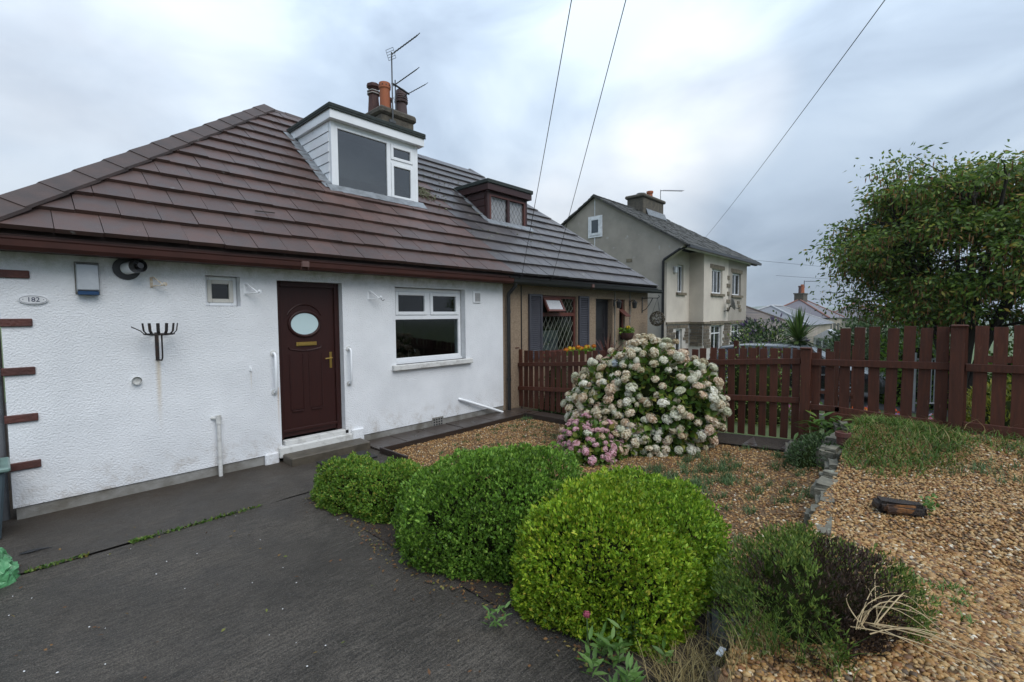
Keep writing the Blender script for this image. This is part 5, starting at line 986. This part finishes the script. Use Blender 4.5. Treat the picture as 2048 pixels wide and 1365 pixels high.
n = 420; px = np.concatenate([rng.uniform(.05, 1.65, n), rng.uniform(.35, .8, 260)]); P = np.stack([px, CR+rng.normal(0, .014, len(px)), 0*px+.002], 1); keep = vnoise(P*np.array([1, 0, 0]), 9, 5) > -.35; P = P[keep]
V, F = leaves(P, rdir(len(P))*np.array([1, 1, .4])+np.array([0, 0, .6]), rng.uniform(.015, .04, len(P)), rng.uniform(.01, .022, len(P)), LEAF4); bulk('crack_weeds', V, F, lmat('crack_weed', [(0, (.04, .10, .012)), (.6, (.10, .19, .03)), (.9, (.2, .22, .05)), (1, (.25, .14, .05))]), label='low green weeds growing along the crack in the drive', cat='weeds', kind='stuff')
# litter of fallen leaves along the hedge foot and on the drive
p = np.concatenate([np.stack([2.08+rng.normal(0, .08, 700)+.08*np.sin(np.linspace(0, 9, 700)), np.linspace(-1.5, -5.0, 700)], 1), scatter(80, -.2, 1.9, -5, -1.0)]); P = np.stack([p[:, 0], p[:, 1], 0*p[:, 0]+.014], 1)
V, F = leaves(P, rdir(len(P))*np.array([1, 1, .25]), rng.uniform(.015, .04, len(P)), rng.uniform(.009, .02, len(P)), LEAF4, up=np.array([0, 0, 1.])); bulk('leaf_litter', V, F, lmat('fallen_leaf', [(0, (.10, .045, .02)), (.5, (.19, .09, .035)), (.85, (.26, .2, .06)), (1, (.12, .16, .03))], .7, .1), label='fallen brown leaves on the drive along the foot of the shrubs', cat='leaves', kind='stuff')
p = scatter(46, -.3, 2., -4.9, -1.4); V, F = pebbles(np.stack([p[:, 0], p[:, 1], 0*p[:, 0]+.008], 1), rng.uniform(.003, .007, len(p))); bulk('white_specks', V, F, mat('white_chip', (.75, .75, .75), rough=.5), label='tiny white chips strewn over the dark drive', cat='debris', kind='stuff')
# trees
def branch_tree(name, label, base, crown_c, crown_r, stems, ncl, per, lmat_, leaf, pods=0, podm=None, seed=1, spread=.42, lean=(0, 0), group=None):
    g = np.random.default_rng(seed); t = thing(name, label, 'tree', base, group); base = np.array(base, float); cc = np.array(crown_c, float); cr_ = np.array(crown_r, float)
    wood = MB(); nodes = []
    for s in range(stems):
        a = 2*math.pi*s/stems+g.uniform(-.3, .3); top = cc+cr_*np.array([.55*math.cos(a), .55*math.sin(a), g.uniform(.1, .55)]); st = base+np.array([.12*math.cos(a), .12*math.sin(a), 0]); pts = []
        for i in range(8):
            u = i/7; pts.append(st+(top-st)*np.array([u**1.4, u**1.4, u])+g.normal(size=3)*.05*u)
        wood.tube(pts, [.085*(1-.8*i/7)+.012 for i in range(8)], n=7); nodes += pts[2:]
    wood.ob('trunk', m_wood, t, smooth=True); nodes = np.array(nodes); tw = MB(); parts = []; pp = []
    d = nrm(g.normal(size=(ncl*3, 3))); q = d*g.uniform(.35, 1.0, (len(d), 1))**.6; q = q*(1+.26*vnoise(d, 3.5, seed)[:, None]+.16*vnoise(d, 9, seed+3)[:, None])
    q = q[vnoise(q*3, 1.6, seed+7) > -.24][:ncl]; Pc = cc+q*cr_
    for p in Pc:
        nd = nodes[np.argmin(np.sum((nodes-p)**2, 1)+np.maximum(nodes[:, 2]-p[2], 0)*2)]; mid = nd*.5+p*.5+np.array([0, 0, .12]); tip = p+(p-nd)*.15
        tw.tube([nd, mid, p, tip], [.022, .014, .007, .003], n=4, cap=False)
        m_ = per; u = g.uniform(0, 1, m_)[:, None]; ax = p+(tip-mid)*(u-.6)*.9; off = g.normal(size=(m_, 3))*np.array([spread, spread, spread*.55])*.5
        pos = ax+off; D = nrm(off)*.7+np.array([0, 0, -.35])+g.normal(size=(m_, 3))*.4; parts.append(leaves(pos, D, g.uniform(.75, 1.25, m_)*leaf, g.uniform(.38, .5, m_)*leaf, LEAF4))
        if pods:
            k = g.poisson(pods)
            if k: pp.append(p+g.normal(size=(k, 3))*np.array([.2, .2, .1])-np.array([0, 0, .1]))
    tw.ob('branches', m_wood, t); V, F = cat(parts); bulk('crown', V, F, lmat_, t, kind='stuff')
    if pp:
        P = np.concatenate(pp); V, F = leaves(P, np.array([0, 0, -1.])+rdir(len(P))*.12, rng.uniform(.09, .2, len(P)), .026, LEAF4); bulk('seed_pods', V, F, podm, t, kind='stuff')
    return t
m_lab = lmat('laburnum_leaf', [(0, (.05, .095, .018)), (.45, (.12, .21, .038)), (.82, (.21, .32, .055)), (.92, (.34, .36, .07)), (1, (.46, .24, .06))], .5, .4)
m_pod = lmat('brown_pod', [(0, (.13, .055, .022)), (.6, (.24, .11, .045)), (1, (.36, .2, .09))], .8, .15)
branch_tree('laburnum_tree', 'broad leafy tree hung with brown seed pods behind the tall fence', (15.0, -6.5, -.45), (15.15, -6.8, 3.5), (2.6, 2.95, 1.95), 9, 700, 105, m_lab, .115, 16, m_pod, 31, .40)
m_gr2 = lmat('bright_shrub_leaf', [(0, (.07, .17, .016)), (.5, (.15, .30, .03)), (1, (.30, .44, .06))], .5, .4)
m_dk2 = lmat('dark_shrub_leaf', [(0, (.025, .05, .016)), (.6, (.055, .10, .032)), (1, (.09, .15, .05))], .6, .2)
def bush(name, label, c, rad, n, m, ll, wd=.5, p=2.2, amp=.16, shell=.5, seed=1, cat_='shrub', extra=None, up=.2):
    t = thing(name, label, cat_, c); P, Nn = dome_pts(n, (0, 0, 0), rad, p, amp, 4, seed, shell, tuck=.1); V, F = leaves(P, Nn*.6+np.array([0, 0, up])+rdir(len(P))*.7, rng.uniform(.7, 1.3, len(P))*ll, ll*wd, LEAF4)
    bulk('foliage', V+np.array(c), F, m, t, kind='stuff'); co_ = core(t, (0, 0, 0), rad, .68, p, None, amp, seed); co_.data.transform(Matrix.Translation(c))
    MB().tube([(c[0], c[1], c[2]-.05), (c[0]+.02, c[1], c[2]+rad[2]*.6)], [.04, .02], n=6).ob('stem', m_wood, t); return t
bush('leafy_shrub', 'bright green leafy shrub behind the tall pickets under the tree', (15.6, -5.75, -.45), (1.1, .8, 2.35), 3800, m_gr2, .12, seed=41)
bush('leafy_shrub', 'mid-green shrub at the far right under the tree', (15.8, -8.0, -.45), (1.3, 1.1, 2.2), 3800, m_gr2, .12, seed=42)
bush('dark_shrub', 'dark shrub left of the bright green one beyond the fence', (19.5, -5.2, -.55), (1.6, 1.1, 2.0), 3600, m_dk2, .14, seed=43)
bush('dark_shrub', 'low dark hedge bush far behind the spiky palm', (30, -4.0, -1.0), (3, 2.6, 2.6), 3200, m_dk2, .25, seed=44)
bush('dark_shrub', 'rounded far tree top left of the pod-hung tree', (42, -5.5, -2.2), (2.2, 1.8, 4.1), 3000, m_dk2, .3, seed=47)
bush('golden_conifer', 'yellow-green feathery conifer low behind the tall fence at far right', (10.8, -7.0, -.2), (.8, .55, .95), 3200, lmat('golden_needle', [(0, (.10, .12, .012)), (.6, (.22, .23, .02)), (1, (.36, .32, .04))]), .1, .25, seed=45, up=.6)
bush('rose_shrub', 'light green shrub showing above the low fence right of the hydrangea', (9.75, -3.5, -.15), (.8, .7, 1.75), 2600, lmat('light_leaf', [(0, (.06, .12, .015)), (.6, (.13, .20, .03)), (1, (.22, .26, .06))]), .06, .6, amp=.25, seed=46)
bd = bush('buddleia', 'dark buddleia with purple flower spikes in front of the gabled house', (17.9, -1.7, -.55), (1.15, 1.25, 2.15), 8500, m_dk2, .15, .32, shell=.35, seed=48)
P, Nn = dome_pts(130, (17.9, -1.7, -.55), (1.2, 1.3, 2.2), 2.2, .16, 4, 48, .05, low=.3); V, F = cat([leaves(P+rdir(len(P))*.03, Nn+np.array([0, 0, .4])+rdir(len(P))*.3, .2, .05, LEAF4) for _ in range(4)]); bulk('flower_spikes', V, F, lmat('buddleia_purple', [(0, (.10, .07, .16)), (1, (.24, .18, .32))]), bd, kind='stuff')
def straps(n, c, L_, wd, e0, e1, droop, seg=5):
    az = rng.uniform(0, 2*np.pi, n); el = rng.uniform(e0, e1, n); ln = L_*rng.uniform(.75, 1.1, n); h = np.stack([np.cos(az), np.sin(az), 0*az], 1); sd = np.stack([-np.sin(az), np.cos(az), 0*az], 1); rows = []
    for i in range(seg+1):
        u = i/seg; x = ln*u; p = np.array(c)+h*(x*np.cos(el))[:, None]; p = p+np.stack([0*x, 0*x, x*np.sin(el)-droop*u*u*ln*np.cos(el)], 1); w_ = wd*.5*(1-u**2.2)+.002; rows += [p-sd*w_, p+sd*w_]
    V = np.stack(rows, 1); F = np.array([(2*i, 2*i+1, 2*i+3, 2*i+2) for i in range(seg)]); return V.reshape(-1, 3), (F[None]+np.arange(n)[:, None, None]*(2*seg+2)).reshape(-1, 4)
pm = thing('cordyline_palm', 'spiky green palm-like cordyline rising behind the low fence post', 'palm', (16.0, -3.05, -.45)); MB().tube([(16.0, -3.05, -.45), (16.02, -3.03, .4), (16.0, -3.05, 1.0)], [.09, .07, .06], n=8).ob('trunk', m_wood, pm, smooth=True)
V, F = straps(190, (16.0, -3.05, 1.05), 1.05, .06, R(-45), R(88), .35); bulk('leaves', V, F, lmat('cordyline_leaf', [(0, (.06, .13, .02)), (.6, (.14, .24, .045)), (1, (.32, .38, .14))], .4, .3), pm, kind='stuff')
# neighbour's planting under the window
cd = thing('red_cordyline', 'dark red spiky cordyline in front of the shuttered window', 'plant', (8.75, -.95, -.1)); MB().lathe((8.75, -.95, -.1), [(.14, 0), (.2, .45), (.22, .46), (.22, .5), (.17, .5), (.16, .42)], 16).ob('pot', m_pot2, cd, smooth=True); MB().tube([(8.75, -.95, .3), (8.75, -.95, .85)], .04, n=6).ob('stem', m_wood, cd)
V, F = straps(70, (8.75, -.95, .85), .62, .035, R(5), R(88), .2); bulk('leaves', V, F, lmat('red_cordyline_leaf', [(0, (.06, .018, .018)), (.6, (.13, .04, .035)), (1, (.25, .12, .08))], .4, .25), cd, kind='stuff')
bush('evergreen_shrub', 'dark evergreen bush left of the marigolds under the shuttered window', (7.35, -.62, -.1), (.33, .3, 1.42), 1800, m_dk2, .05, seed=51); bush('evergreen_shrub', 'grey-green bush between the red cordyline and the charcoal door', (9.55, -.75, -.1), (.36, .35, 1.35), 1800, lmat('greygreen_leaf', [(0, (.05, .08, .03)), (1, (.14, .18, .09))]), .06, seed=52)
wb = thing('marigold_trough', 'trough of orange and yellow marigolds below the shuttered window', 'planter', (8.25, -.55, .6)); MB().box(7.75, 8.8, -.68, -.42, -.1, 1.02).ob('trough', m_peb2, wb, bevel=.01)
P = np.stack([rng.uniform(7.78, 8.78, 420), rng.uniform(-.66, -.44, 420), rng.uniform(1.0, 1.1, 420)], 1); V, F = leaves(P, rdir(420)+np.array([0, 0, .8]), .07, .04); bulk('foliage', V, F, m_gr2, wb, kind='stuff')
mm_ = [lmat('marigold_orange', [(0, (.55, .13, .008)), (1, (.75, .26, .015))]), lmat('marigold_yellow', [(0, (.6, .38, .015)), (1, (.8, .58, .04))])]; HMg = [head_mesh('marigold', k, 90+i, 34) for i, k in enumerate(mm_)]
for k in range(11): inst('marigold', HMg[k % 2 if k != 4 else 0], Matrix.Translation((7.8+.095*k, -.6+.12*random.random(), 1.13+.05*random.random())) @ Matrix.Scale(.055, 4), wb)
pb = thing('hanging_planter', 'dark bowl of yellow flowers on the pebbledash wall by the slit window', 'planter', (11.0, -.1, 1.2)); MB().lathe((11.0, -.16, 1.18), [(.04, 0), (.13, .05), (.17, .14), (.18, .2), (.15, .2)], 16).ob('bowl', m_pot2, pb, smooth=True); MB().box(10.97, 11.03, -.06, .019, 1.2, 1.34).ob('hanger', m_black, pb)
P = np.stack([rng.normal(11.0, .09, 260), rng.normal(-.16, .08, 260), rng.uniform(1.36, 1.5, 260)], 1); V, F = leaves(P, rdir(260)+np.array([0, 0, .3]), .07, .035); bulk('foliage', V, F, m_gr2, pb, kind='stuff')
for k in range(6): inst('flower_head', HMg[1], Matrix.Translation((10.9+.04*k, -.22+.06*random.random(), 1.5+.05*random.random())) @ Matrix.Scale(.04, 4), pb)
P, Nn = dome_pts(700, (0, 0, 0), (.17, .17, .17), 2, .05, 8, 5, .1, low=-1); P2 = rdir(700)*.17; V, F = leaves(P2+np.array([12.15, -.44, 1.74]), P2*6+rdir(700)*.8, .05, .03); bulk('basket_ball', V, F, lmat('dry_basket', [(0, (.05, .035, .025)), (.6, (.12, .09, .06)), (1, (.4, .36, .3))]), hb, kind='stuff')
# bedding flowers and lawn edge beyond the fence
p = np.concatenate([scatter(520, 9.6, 11.6, -6.2, -2.8, lambda x, y: np.abs(x-10.6+(y+4.5)*.12) < .45)]); P = np.stack([p[:, 0], p[:, 1], z_far(p[:, 0])+rng.uniform(.05, .3, len(p))], 1); V, F = cat([leaves(P+rdir(len(P))*.03, rdir(len(P))+np.array([0, 0, .7]), .07, .06) for _ in range(4)])
bulk('bedding_flowers', V, F, lmat('bedding_petals', [(0, (.6, .02, .03)), (.2, (.7, .14, .02)), (.35, (.75, .5, .03)), (.5, (.7, .7, .68)), (.62, (.25, .06, .4)), (.75, (.65, .2, .35)), (.85, (.06, .14, .02)), (1, (.1, .2, .03))], .7, .2), label='bed of red, orange, white and purple bedding flowers beyond the fence', cat='flowers', kind='stuff')
P = np.stack([p[:, 0], p[:, 1], z_far(p[:, 0])], 1); P = np.repeat(P, 4, 0)+rng.normal(0, .06, (len(P)*4, 3))*np.array([1, 1, 0]); V, F = leaves(P, rdir(len(P))*.8+np.array([0, 0, 1.]), rng.uniform(.08, .2, len(P)), .05); bulk('bedding_leaves', V, F, m_gr2, label='green leaves of the flower bed beyond the fence', cat='leaves', kind='stuff')
MB().box(9.95, 10.02, -6.6, -2.6, -.3, .03).ob('bed_kerb', m_plinth, None, label='low pale kerb along the flower bed beyond the fence', cat='kerb')
# ------------------------------------------------------------------ plants and objects in the foreground
ht = thing('heather_mound', 'low dark green heather mound with brown dead patches in the right foreground', 'shrub', (2.94, -5.72, .16))
P, Nn = dome_pts(4300, (0, 0, 0), (.47, .33, .43), 2.2, .24, 5, 61, .45, tuck=.1); ca, sa = math.cos(-.42), math.sin(-.42); P = P@np.array([(ca, -sa, 0), (sa, ca, 0), (0, 0, 1)]).T; Nn = Nn@np.array([(ca, -sa, 0), (sa, ca, 0), (0, 0, 1)]).T
dead = (vnoise(P, 7, 66) > .35) | (((P[:, 0]+.05)/.26)**2+((P[:, 1]+.2)/.2)**2 < 1); hp = np.array([2.94, -5.72, .16])
def sprig(P, Nn, k, ll): return cat([leaves(P+Nn*.012*j+rdir(len(P))*.006, Nn*.5+np.array([0, 0, .8])+rdir(len(P))*.75, ll*rng.uniform(.7, 1.2, len(P)), ll*.28) for j in range(k)])
V, F = sprig(P[~dead]+hp, Nn[~dead], 6, .03); bulk('foliage', V, F, lmat('heather_green', [(0, (.05, .09, .018)), (.5, (.13, .21, .04)), (.9, (.23, .32, .06)), (1, (.38, .38, .09))]), ht, kind='stuff')
V, F = sprig(P[dead]*np.array([1, 1, .9])+hp, Nn[dead], 5, .028); bulk('dead_twigs', V, F, lmat('heather_dead', [(0, (.03, .018, .014)), (.7, (.07, .042, .034)), (1, (.14, .09, .06))]), ht, kind='stuff')
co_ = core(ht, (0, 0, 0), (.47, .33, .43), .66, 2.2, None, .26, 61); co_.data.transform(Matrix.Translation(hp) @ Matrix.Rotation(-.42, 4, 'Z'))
dsx = thing('dead_stalks', 'bundle of pale dry stalks lying on the heather and gravel', 'stalks', (3.05, -6.1, .3)); b0 = Vector((2.70, -5.98, .42))
for k, (dx, dy, h, ln) in enumerate([(.02, -.40, .12, 1), (.10, -.46, .08, 1), (.18, -.42, .14, 1), (.28, -.34, .2, 1), (.42, -.26, .25, 1), (.5, -.14, .22, 1), (.46, -.02, .3, 1), (.34, .10, .34, 1), (.18, .08, .34, 1), (-.04, -.33, .14, 1), (.0, -.52, .04, 1), (.24, -.5, .05, 1), (.36, -.18, .34, 1), (.30, -.05, .36, 1), (.14, -.3, .24, 1), (.08, -.24, .3, 1), (.22, -.22, .3, 1)]):
    q0 = b0+Vector((random.uniform(-.05, .05), random.uniform(-.05, .05), -.05)); q2 = b0+Vector((dx, dy, h*.35-.12)); q1 = b0+Vector((dx*.4+random.uniform(-.13, .13), dy*.4+random.uniform(-.13, .13), h*random.uniform(.2, .8))); pts = [q0*(1-u)**2+q1*2*u*(1-u)+q2*u*u for u in [i/9 for i in range(10)]]
    r_ = random.uniform(.0017, .0036); MB().tube(pts, [r_*(1-.55*i/9) for i in range(10)], n=5).ob('stalk', mat('dry_stalk', (.52, .41, .24), (.38, .28, .15), rough=.7, scale=20), dsx, smooth=True)
# flowering valerian at the front
va = thing('valerian', 'leafy plant with one pink flower head below the yellow-green shrub', 'plant', (2.02, -4.98, 0)); parts = []
for k in range(16):
    c0 = np.array([2.06+random.uniform(-.16, .22), -5.02+random.uniform(-.22, .12), .0]); h = random.uniform(.08, .2); m_ = 9; z = np.linspace(.02, h, m_); P = np.stack([c0[0]+z*random.uniform(-.2, .2), c0[1]+z*random.uniform(-.2, .2), z], 1); a = np.arange(m_)*2.4
    parts.append(leaves(P, np.stack([np.cos(a), np.sin(a), np.full(m_, .5)], 1), rng.uniform(.06, .10, m_), .026, LEAF6, up=np.array([0, 0, 1.])))
V, F = cat(parts); m_val = lmat('valerian_leaf', [(0, (.09, .18, .04)), (.6, (.16, .30, .07)), (1, (.26, .40, .13))], .5, .35); bulk('foliage', V, F, m_val, va, kind='stuff')
MB().tube([(2.06, -4.86, .05), (2.03, -4.87, .26)], .004, n=5).ob('flower_stem', mat('green_stem', (.08, .14, .04)), va); inst('flower_head', head_mesh('flower_head', lmat('valerian_pink', [(0, (.4, .05, .12)), (1, (.65, .18, .28))]), 77, 40), Matrix.Translation((2.03, -4.87, .27)) @ Matrix.Scale(.022, 4), va)
v2 = thing('weed_plant', 'small upright pale green weed at the edge of the drive', 'plant', (1.86, -4.30, 0)); parts = []
for k in range(3):
    z = np.linspace(.02, .13, 8); P = np.stack([1.86+.03*k+z*.1, -4.30-.03*k+0*z, z], 1); a = np.arange(8)*2.4+k; parts.append(leaves(P, np.stack([np.cos(a), np.sin(a), np.full(8, .5)], 1), .06, .018, LEAF6, up=np.array([0, 0, 1.])))
V, F = cat(parts); bulk('foliage', V, F, m_val, v2)
V, F = cat([tuft(60, rng.uniform(2.1, 2.75), rng.uniform(-5.6, -5.2), .08, .08, .16, .004) for _ in range(14)]); bulk('bed_edge_grass', V, F, m_straw, label='dry brown grass between the yellow-green shrub and the heather', cat='grass', kind='stuff')
V, F = cat([tuft(26, rng.uniform(2.2, 2.6), rng.uniform(-5.95, -5.5), .03, .03, .2, .006) for _ in range(5)]); bulk('long_green_grass', V, F, m_gb, label='few long green grass blades at the foot of the heather', cat='grass', kind='stuff')
# hosta-like plant by the fence post
hs = thing('hosta', 'clump of broad arching green leaves by the fence post', 'plant', (6.62, -5.25, .2)); n = 130; P = np.stack([rng.normal(6.62, .1, n), rng.normal(-5.25, .12, n), rng.uniform(.28, .62, n)], 1); a = rng.uniform(0, 6.28, n)
V, F = leaves(P, np.stack([np.cos(a), np.sin(a), rng.uniform(-.7, .6, n)], 1), rng.uniform(.12, .22, n), rng.uniform(.04, .065, n), LEAF6, up=np.array([0, 0, 1.])); bulk('foliage', V, F, lmat('hosta_leaf', [(0, (.05, .11, .015)), (.6, (.10, .19, .03)), (1, (.2, .26, .06))], .45, .3), hs, kind='stuff'); MB().tube([(6.62, -5.25, .15), (6.62, -5.25, .5)], [.03, .015], n=6).ob('stem', m_wood, hs)
bush('creeping_shrub', 'dark low shrub spilling over the end of the stone edging', (6.05, -5.22, .12), (.52, .3, .38), 3000, m_dk2, .04, .4, seed=71)
# stone edging wall, stump, pot, boulders
m_sand = mat('weathered_sandstone', (.17, .155, .115), (.09, .085, .065), rough=.85, scale=9, detail=7, rnd=.15, bump=.012, bscale=28, spots=(.22, .23, .18), sscale=16, sthr=.62)
def rock(name, c, s, m, parent=None, rz=0, seed=0, bev=.03, **k):
    g = random.Random(seed); mb = MB().box(-s[0]/2, s[0]/2, -s[1]/2, s[1]/2, -s[2]/2, s[2]/2); mb.v = [tuple(q*(1+g.uniform(-.16, .16)) for q in p) for p in mb.v]
    me = mb.mesh(name, m); import bmesh; bm = bmesh.new(); bm.from_mesh(me); bmesh.ops.bevel(bm, geom=list(bm.edges), offset=bev, segments=2, affect='EDGES'); bmesh.ops.subdivide_edges(bm, edges=list(bm.edges), cuts=1, use_grid_fill=True)
    for v in bm.verts: v.co += Vector((g.uniform(-1, 1), g.uniform(-1, 1), g.uniform(-1, 1)))*bev*.18
    bm.to_mesh(me); bm.free(); return inst(name, me, Matrix.Translation(c) @ Matrix.Rotation(rz, 4, 'Z'), parent, **k)
sw = thing('stone_edging', 'line of weathered stones edging the raised gravel bed', 'wall', (4.6, -5.5, .05)); x = 3.75; k = 0
while x < 6.2:
    wd = random.uniform(.22, .40); zc = float(z_raise(x, -5.6)); rock('stone', (x+wd/2, -5.40-(5.7-x)*.10+random.uniform(-.03, .03), zc-.105+random.uniform(-.015, .015)), (wd-.008, random.uniform(.15, .22), .25), m_sand, sw, random.uniform(-.2, .2), k, .035); x += wd; k += 1
rock('boulder', (6.55, -5.40, .52), (.22, .18, .14), m_sand, None, .3, 50, .05, label='grey boulder under the hosta leaves on the mound', cat='rock'); rock('flat_stone', (6.42, -5.0, .20), (.5, .34, .14), m_sand, None, .2, 51, .04, label='flat pale stone at the end of the fence path', cat='rock')
rock('flat_rock', (2.74, -5.34, .0), (.34, .2, .13), mat('dark_slate_rock', (.05, .052, .058), (.035, .036, .04), rough=.4, scale=8, bump=.006, bscale=20), None, .3, 52, .03, label='dark wet slate rock between the yellow-green shrub and heather', cat='rock'); rock('flat_rock', (2.28, -5.52, .03), (.3, .2, .1), mat('brown_rock', (.12, .085, .06), (.08, .06, .045), scale=9, bump=.006, bscale=30), None, .5, 53, .03, label='brown flat rock at the bottom edge among dry grass', cat='rock')
MB().box(2.42, 2.49, -5.43, -5.40, .10, .106).ob('plastic_label', mat('white_plastic_tag', (.7, .72, .75), rough=.3), None, label='small white plastic plant tag in the dry grass', cat='tag')
pt_ = MB().lathe((5.95, -5.47, float(z_raise(5.95, -5.6))-.02), [(.055, 0), (.06, .08), (.072, .085), (.072, .13), (.06, .135), (.055, .08), (.0, .08)], 18, cap=False).ob('clay_pot', mat('red_clay', (.13, .042, .03), (.07, .03, .025), rough=.8, scale=14, bump=.005, bscale=40), None, smooth=True, label='small red clay pot at the end of the stone edging', cat='pot')
sp_ = thing('charred_stump', 'charred orange-black tree stump lying in the raised gravel', 'stump', (4.75, -6.0, .3)); zs = float(z_raise(4.7, -6.))
m_char = mat('charred_wood', (.012, .012, .014), (.05, .032, .022), rough=.45, scale=6, stretch=(3, 14, 3), bump=.02, bscale=14, bdetail=6); m_orw = mat('raw_orange_wood', (.30, .13, .04), (.04, .02, .012), rough=.7, scale=7, bump=.015, bscale=20, thr=(.4, .6))
rock('log', (4.66, -6.0, zs+.045), (.30, .13, .10), m_char, sp_, R(-75), 60, .025); rock('split_face', (4.605, -6.02, zs+.045), (.22, .04, .07), m_orw, sp_, R(-62), 61, .02)
P = np.array([4.73, -6.17, zs+.1])+rng.normal(size=(40, 3))*.03; V, F = leaves(P, rdir(40)+np.array([0, 0, .4]), .035, .025); bulk('sprout', V, F, m_val, sp_, kind='stuff')
V, F = cat([tuft(24, rng.uniform(3.3, 3.9), rng.uniform(-6.4, -6.1), .03, .03, .05, .012) for _ in range(7)]); bulk('raised_bed_weeds', V, F, m_val, label='tiny green weeds in the gravel right of the heather', cat='weeds', kind='stuff')
# left edge: recycling box and green bag, scrap of black plastic
bn = thing('recycling_bin', 'grey-green recycling bin at the left edge by the wall corner', 'bin', (-.28, -.28, 0)); MB().prism([(-.46, -.46, 0), (-.08, -.46, 0), (-.03, -.50, .58), (-.52, -.50, .58)], (0, .4, 0)).ob('body', mat('bin_blue_grey', (.06, .085, .10), rough=.45), bn, bevel=.015); MB().box(-.54, .0, -.53, -.06, .58, .62).ob('lid_rim', mat('bin_green', (.16, .25, .22), rough=.4), bn, bevel=.012); MB().prism([(-.5, -.5, .62), (-.05, -.5, .62), (-.12, -.44, .70), (-.45, -.44, .70)], (0, .38, 0)).ob('lid', MT['bin_green'], bn, bevel=.015)
v_, f_ = ICO; e0 = core(None, (0, 0, 0), (.22, .2, .26), 1., 2.2, mat('green_bag', (.10, .30, .13), (.06, .2, .08), rough=.35, scale=6, bump=.03, bscale=12), .3, 81); e0.name = 'green_bag'; e0.data.polygons.foreach_set('use_smooth', [False]*len(e0.data.polygons))
for v in e0.data.vertices: v.co += Vector((random.uniform(-1, 1), random.uniform(-1, 1), random.uniform(-1, 1)))*.018
e0.data.transform(Matrix.Translation((-.20, -1.28, .02))); e0['label'] = 'crumpled green plastic bag on the drive at the left edge'; e0['category'] = 'bag'
mb = MB(); mb.tube([(.02, -.93, .012), (.07, -.95, .02), (.13, -.94, .016), (.2, -.96, .01)], [.01, .022, .018, .004], n=6, flat=.4); mb.ob('plastic_scrap', m_black, None, smooth=True, label='twisted scrap of black plastic lying on the drive', cat='debris')
MB().tube([(2.3, .42, 3.235), (2.55, .44, 3.25)], .008, n=5).ob('fallen_twig', m_wood, None, label='short twig lying on the lower roof tiles', cat='twig')

sg = thing('side_gate', 'dark weathered board gate just beyond the left corner of the white bungalow', 'gate', (-.6, 1.2, 0)); m_gatew = mat('weathered_board', (.045, .035, .028), (.03, .024, .02), rough=.8, scale=4, stretch=(20, 20, 1))
for k in range(10): block('board', m_gatew, -.065-.12*k, 1.2, .0, .112, .025, 2.35, sg)
for z in (.4, 1.5): MB().box(-1.25, -.012, 1.215, 1.25, z, z+.09).ob('rail', m_gatew, sg)

hz = MB().box(-1700, 2800, -2800, 1700, -60, 30).ob('haze', None, None, kind='stuff'); hz.data.materials.clear(); hm = bpy.data.materials.new('haze_air'); hm.use_nodes = True; hn = hm.node_tree.nodes; hn.remove(hn['Principled BSDF'])
pv = hn.new('ShaderNodeVolumePrincipled'); pv.inputs['Color'].default_value = (.9, .94, 1, 1); pv.inputs['Density'].default_value = .0003; hm.node_tree.links.new(pv.outputs[0], hn['Material Output'].inputs['Volume']); hz.data.materials.append(hm)

# moss cushions on the older half of the roof and lichen at the hip top
P = np.concatenate([np.stack([rng.normal(6.1, .16, 260), rng.normal(1.95, .12, 260)], 1), np.stack([rng.uniform(6.0, 9.0, 120), rng.uniform(.6, 3.2, 120)], 1)]); P = np.stack([P[:, 0], P[:, 1]-.04, EZ+(P[:, 1]-EY)*(RZ-EZ)/(RY-EY)+.055], 1)
V, F = pebbles(P, rng.uniform(.008, .03, len(P)), OCT); bulk('moss', V, F, mat('roof_moss', (.10, .11, .05), (.19, .19, .13), rough=.95, scale=30), roofB, smooth=True, kind='stuff')
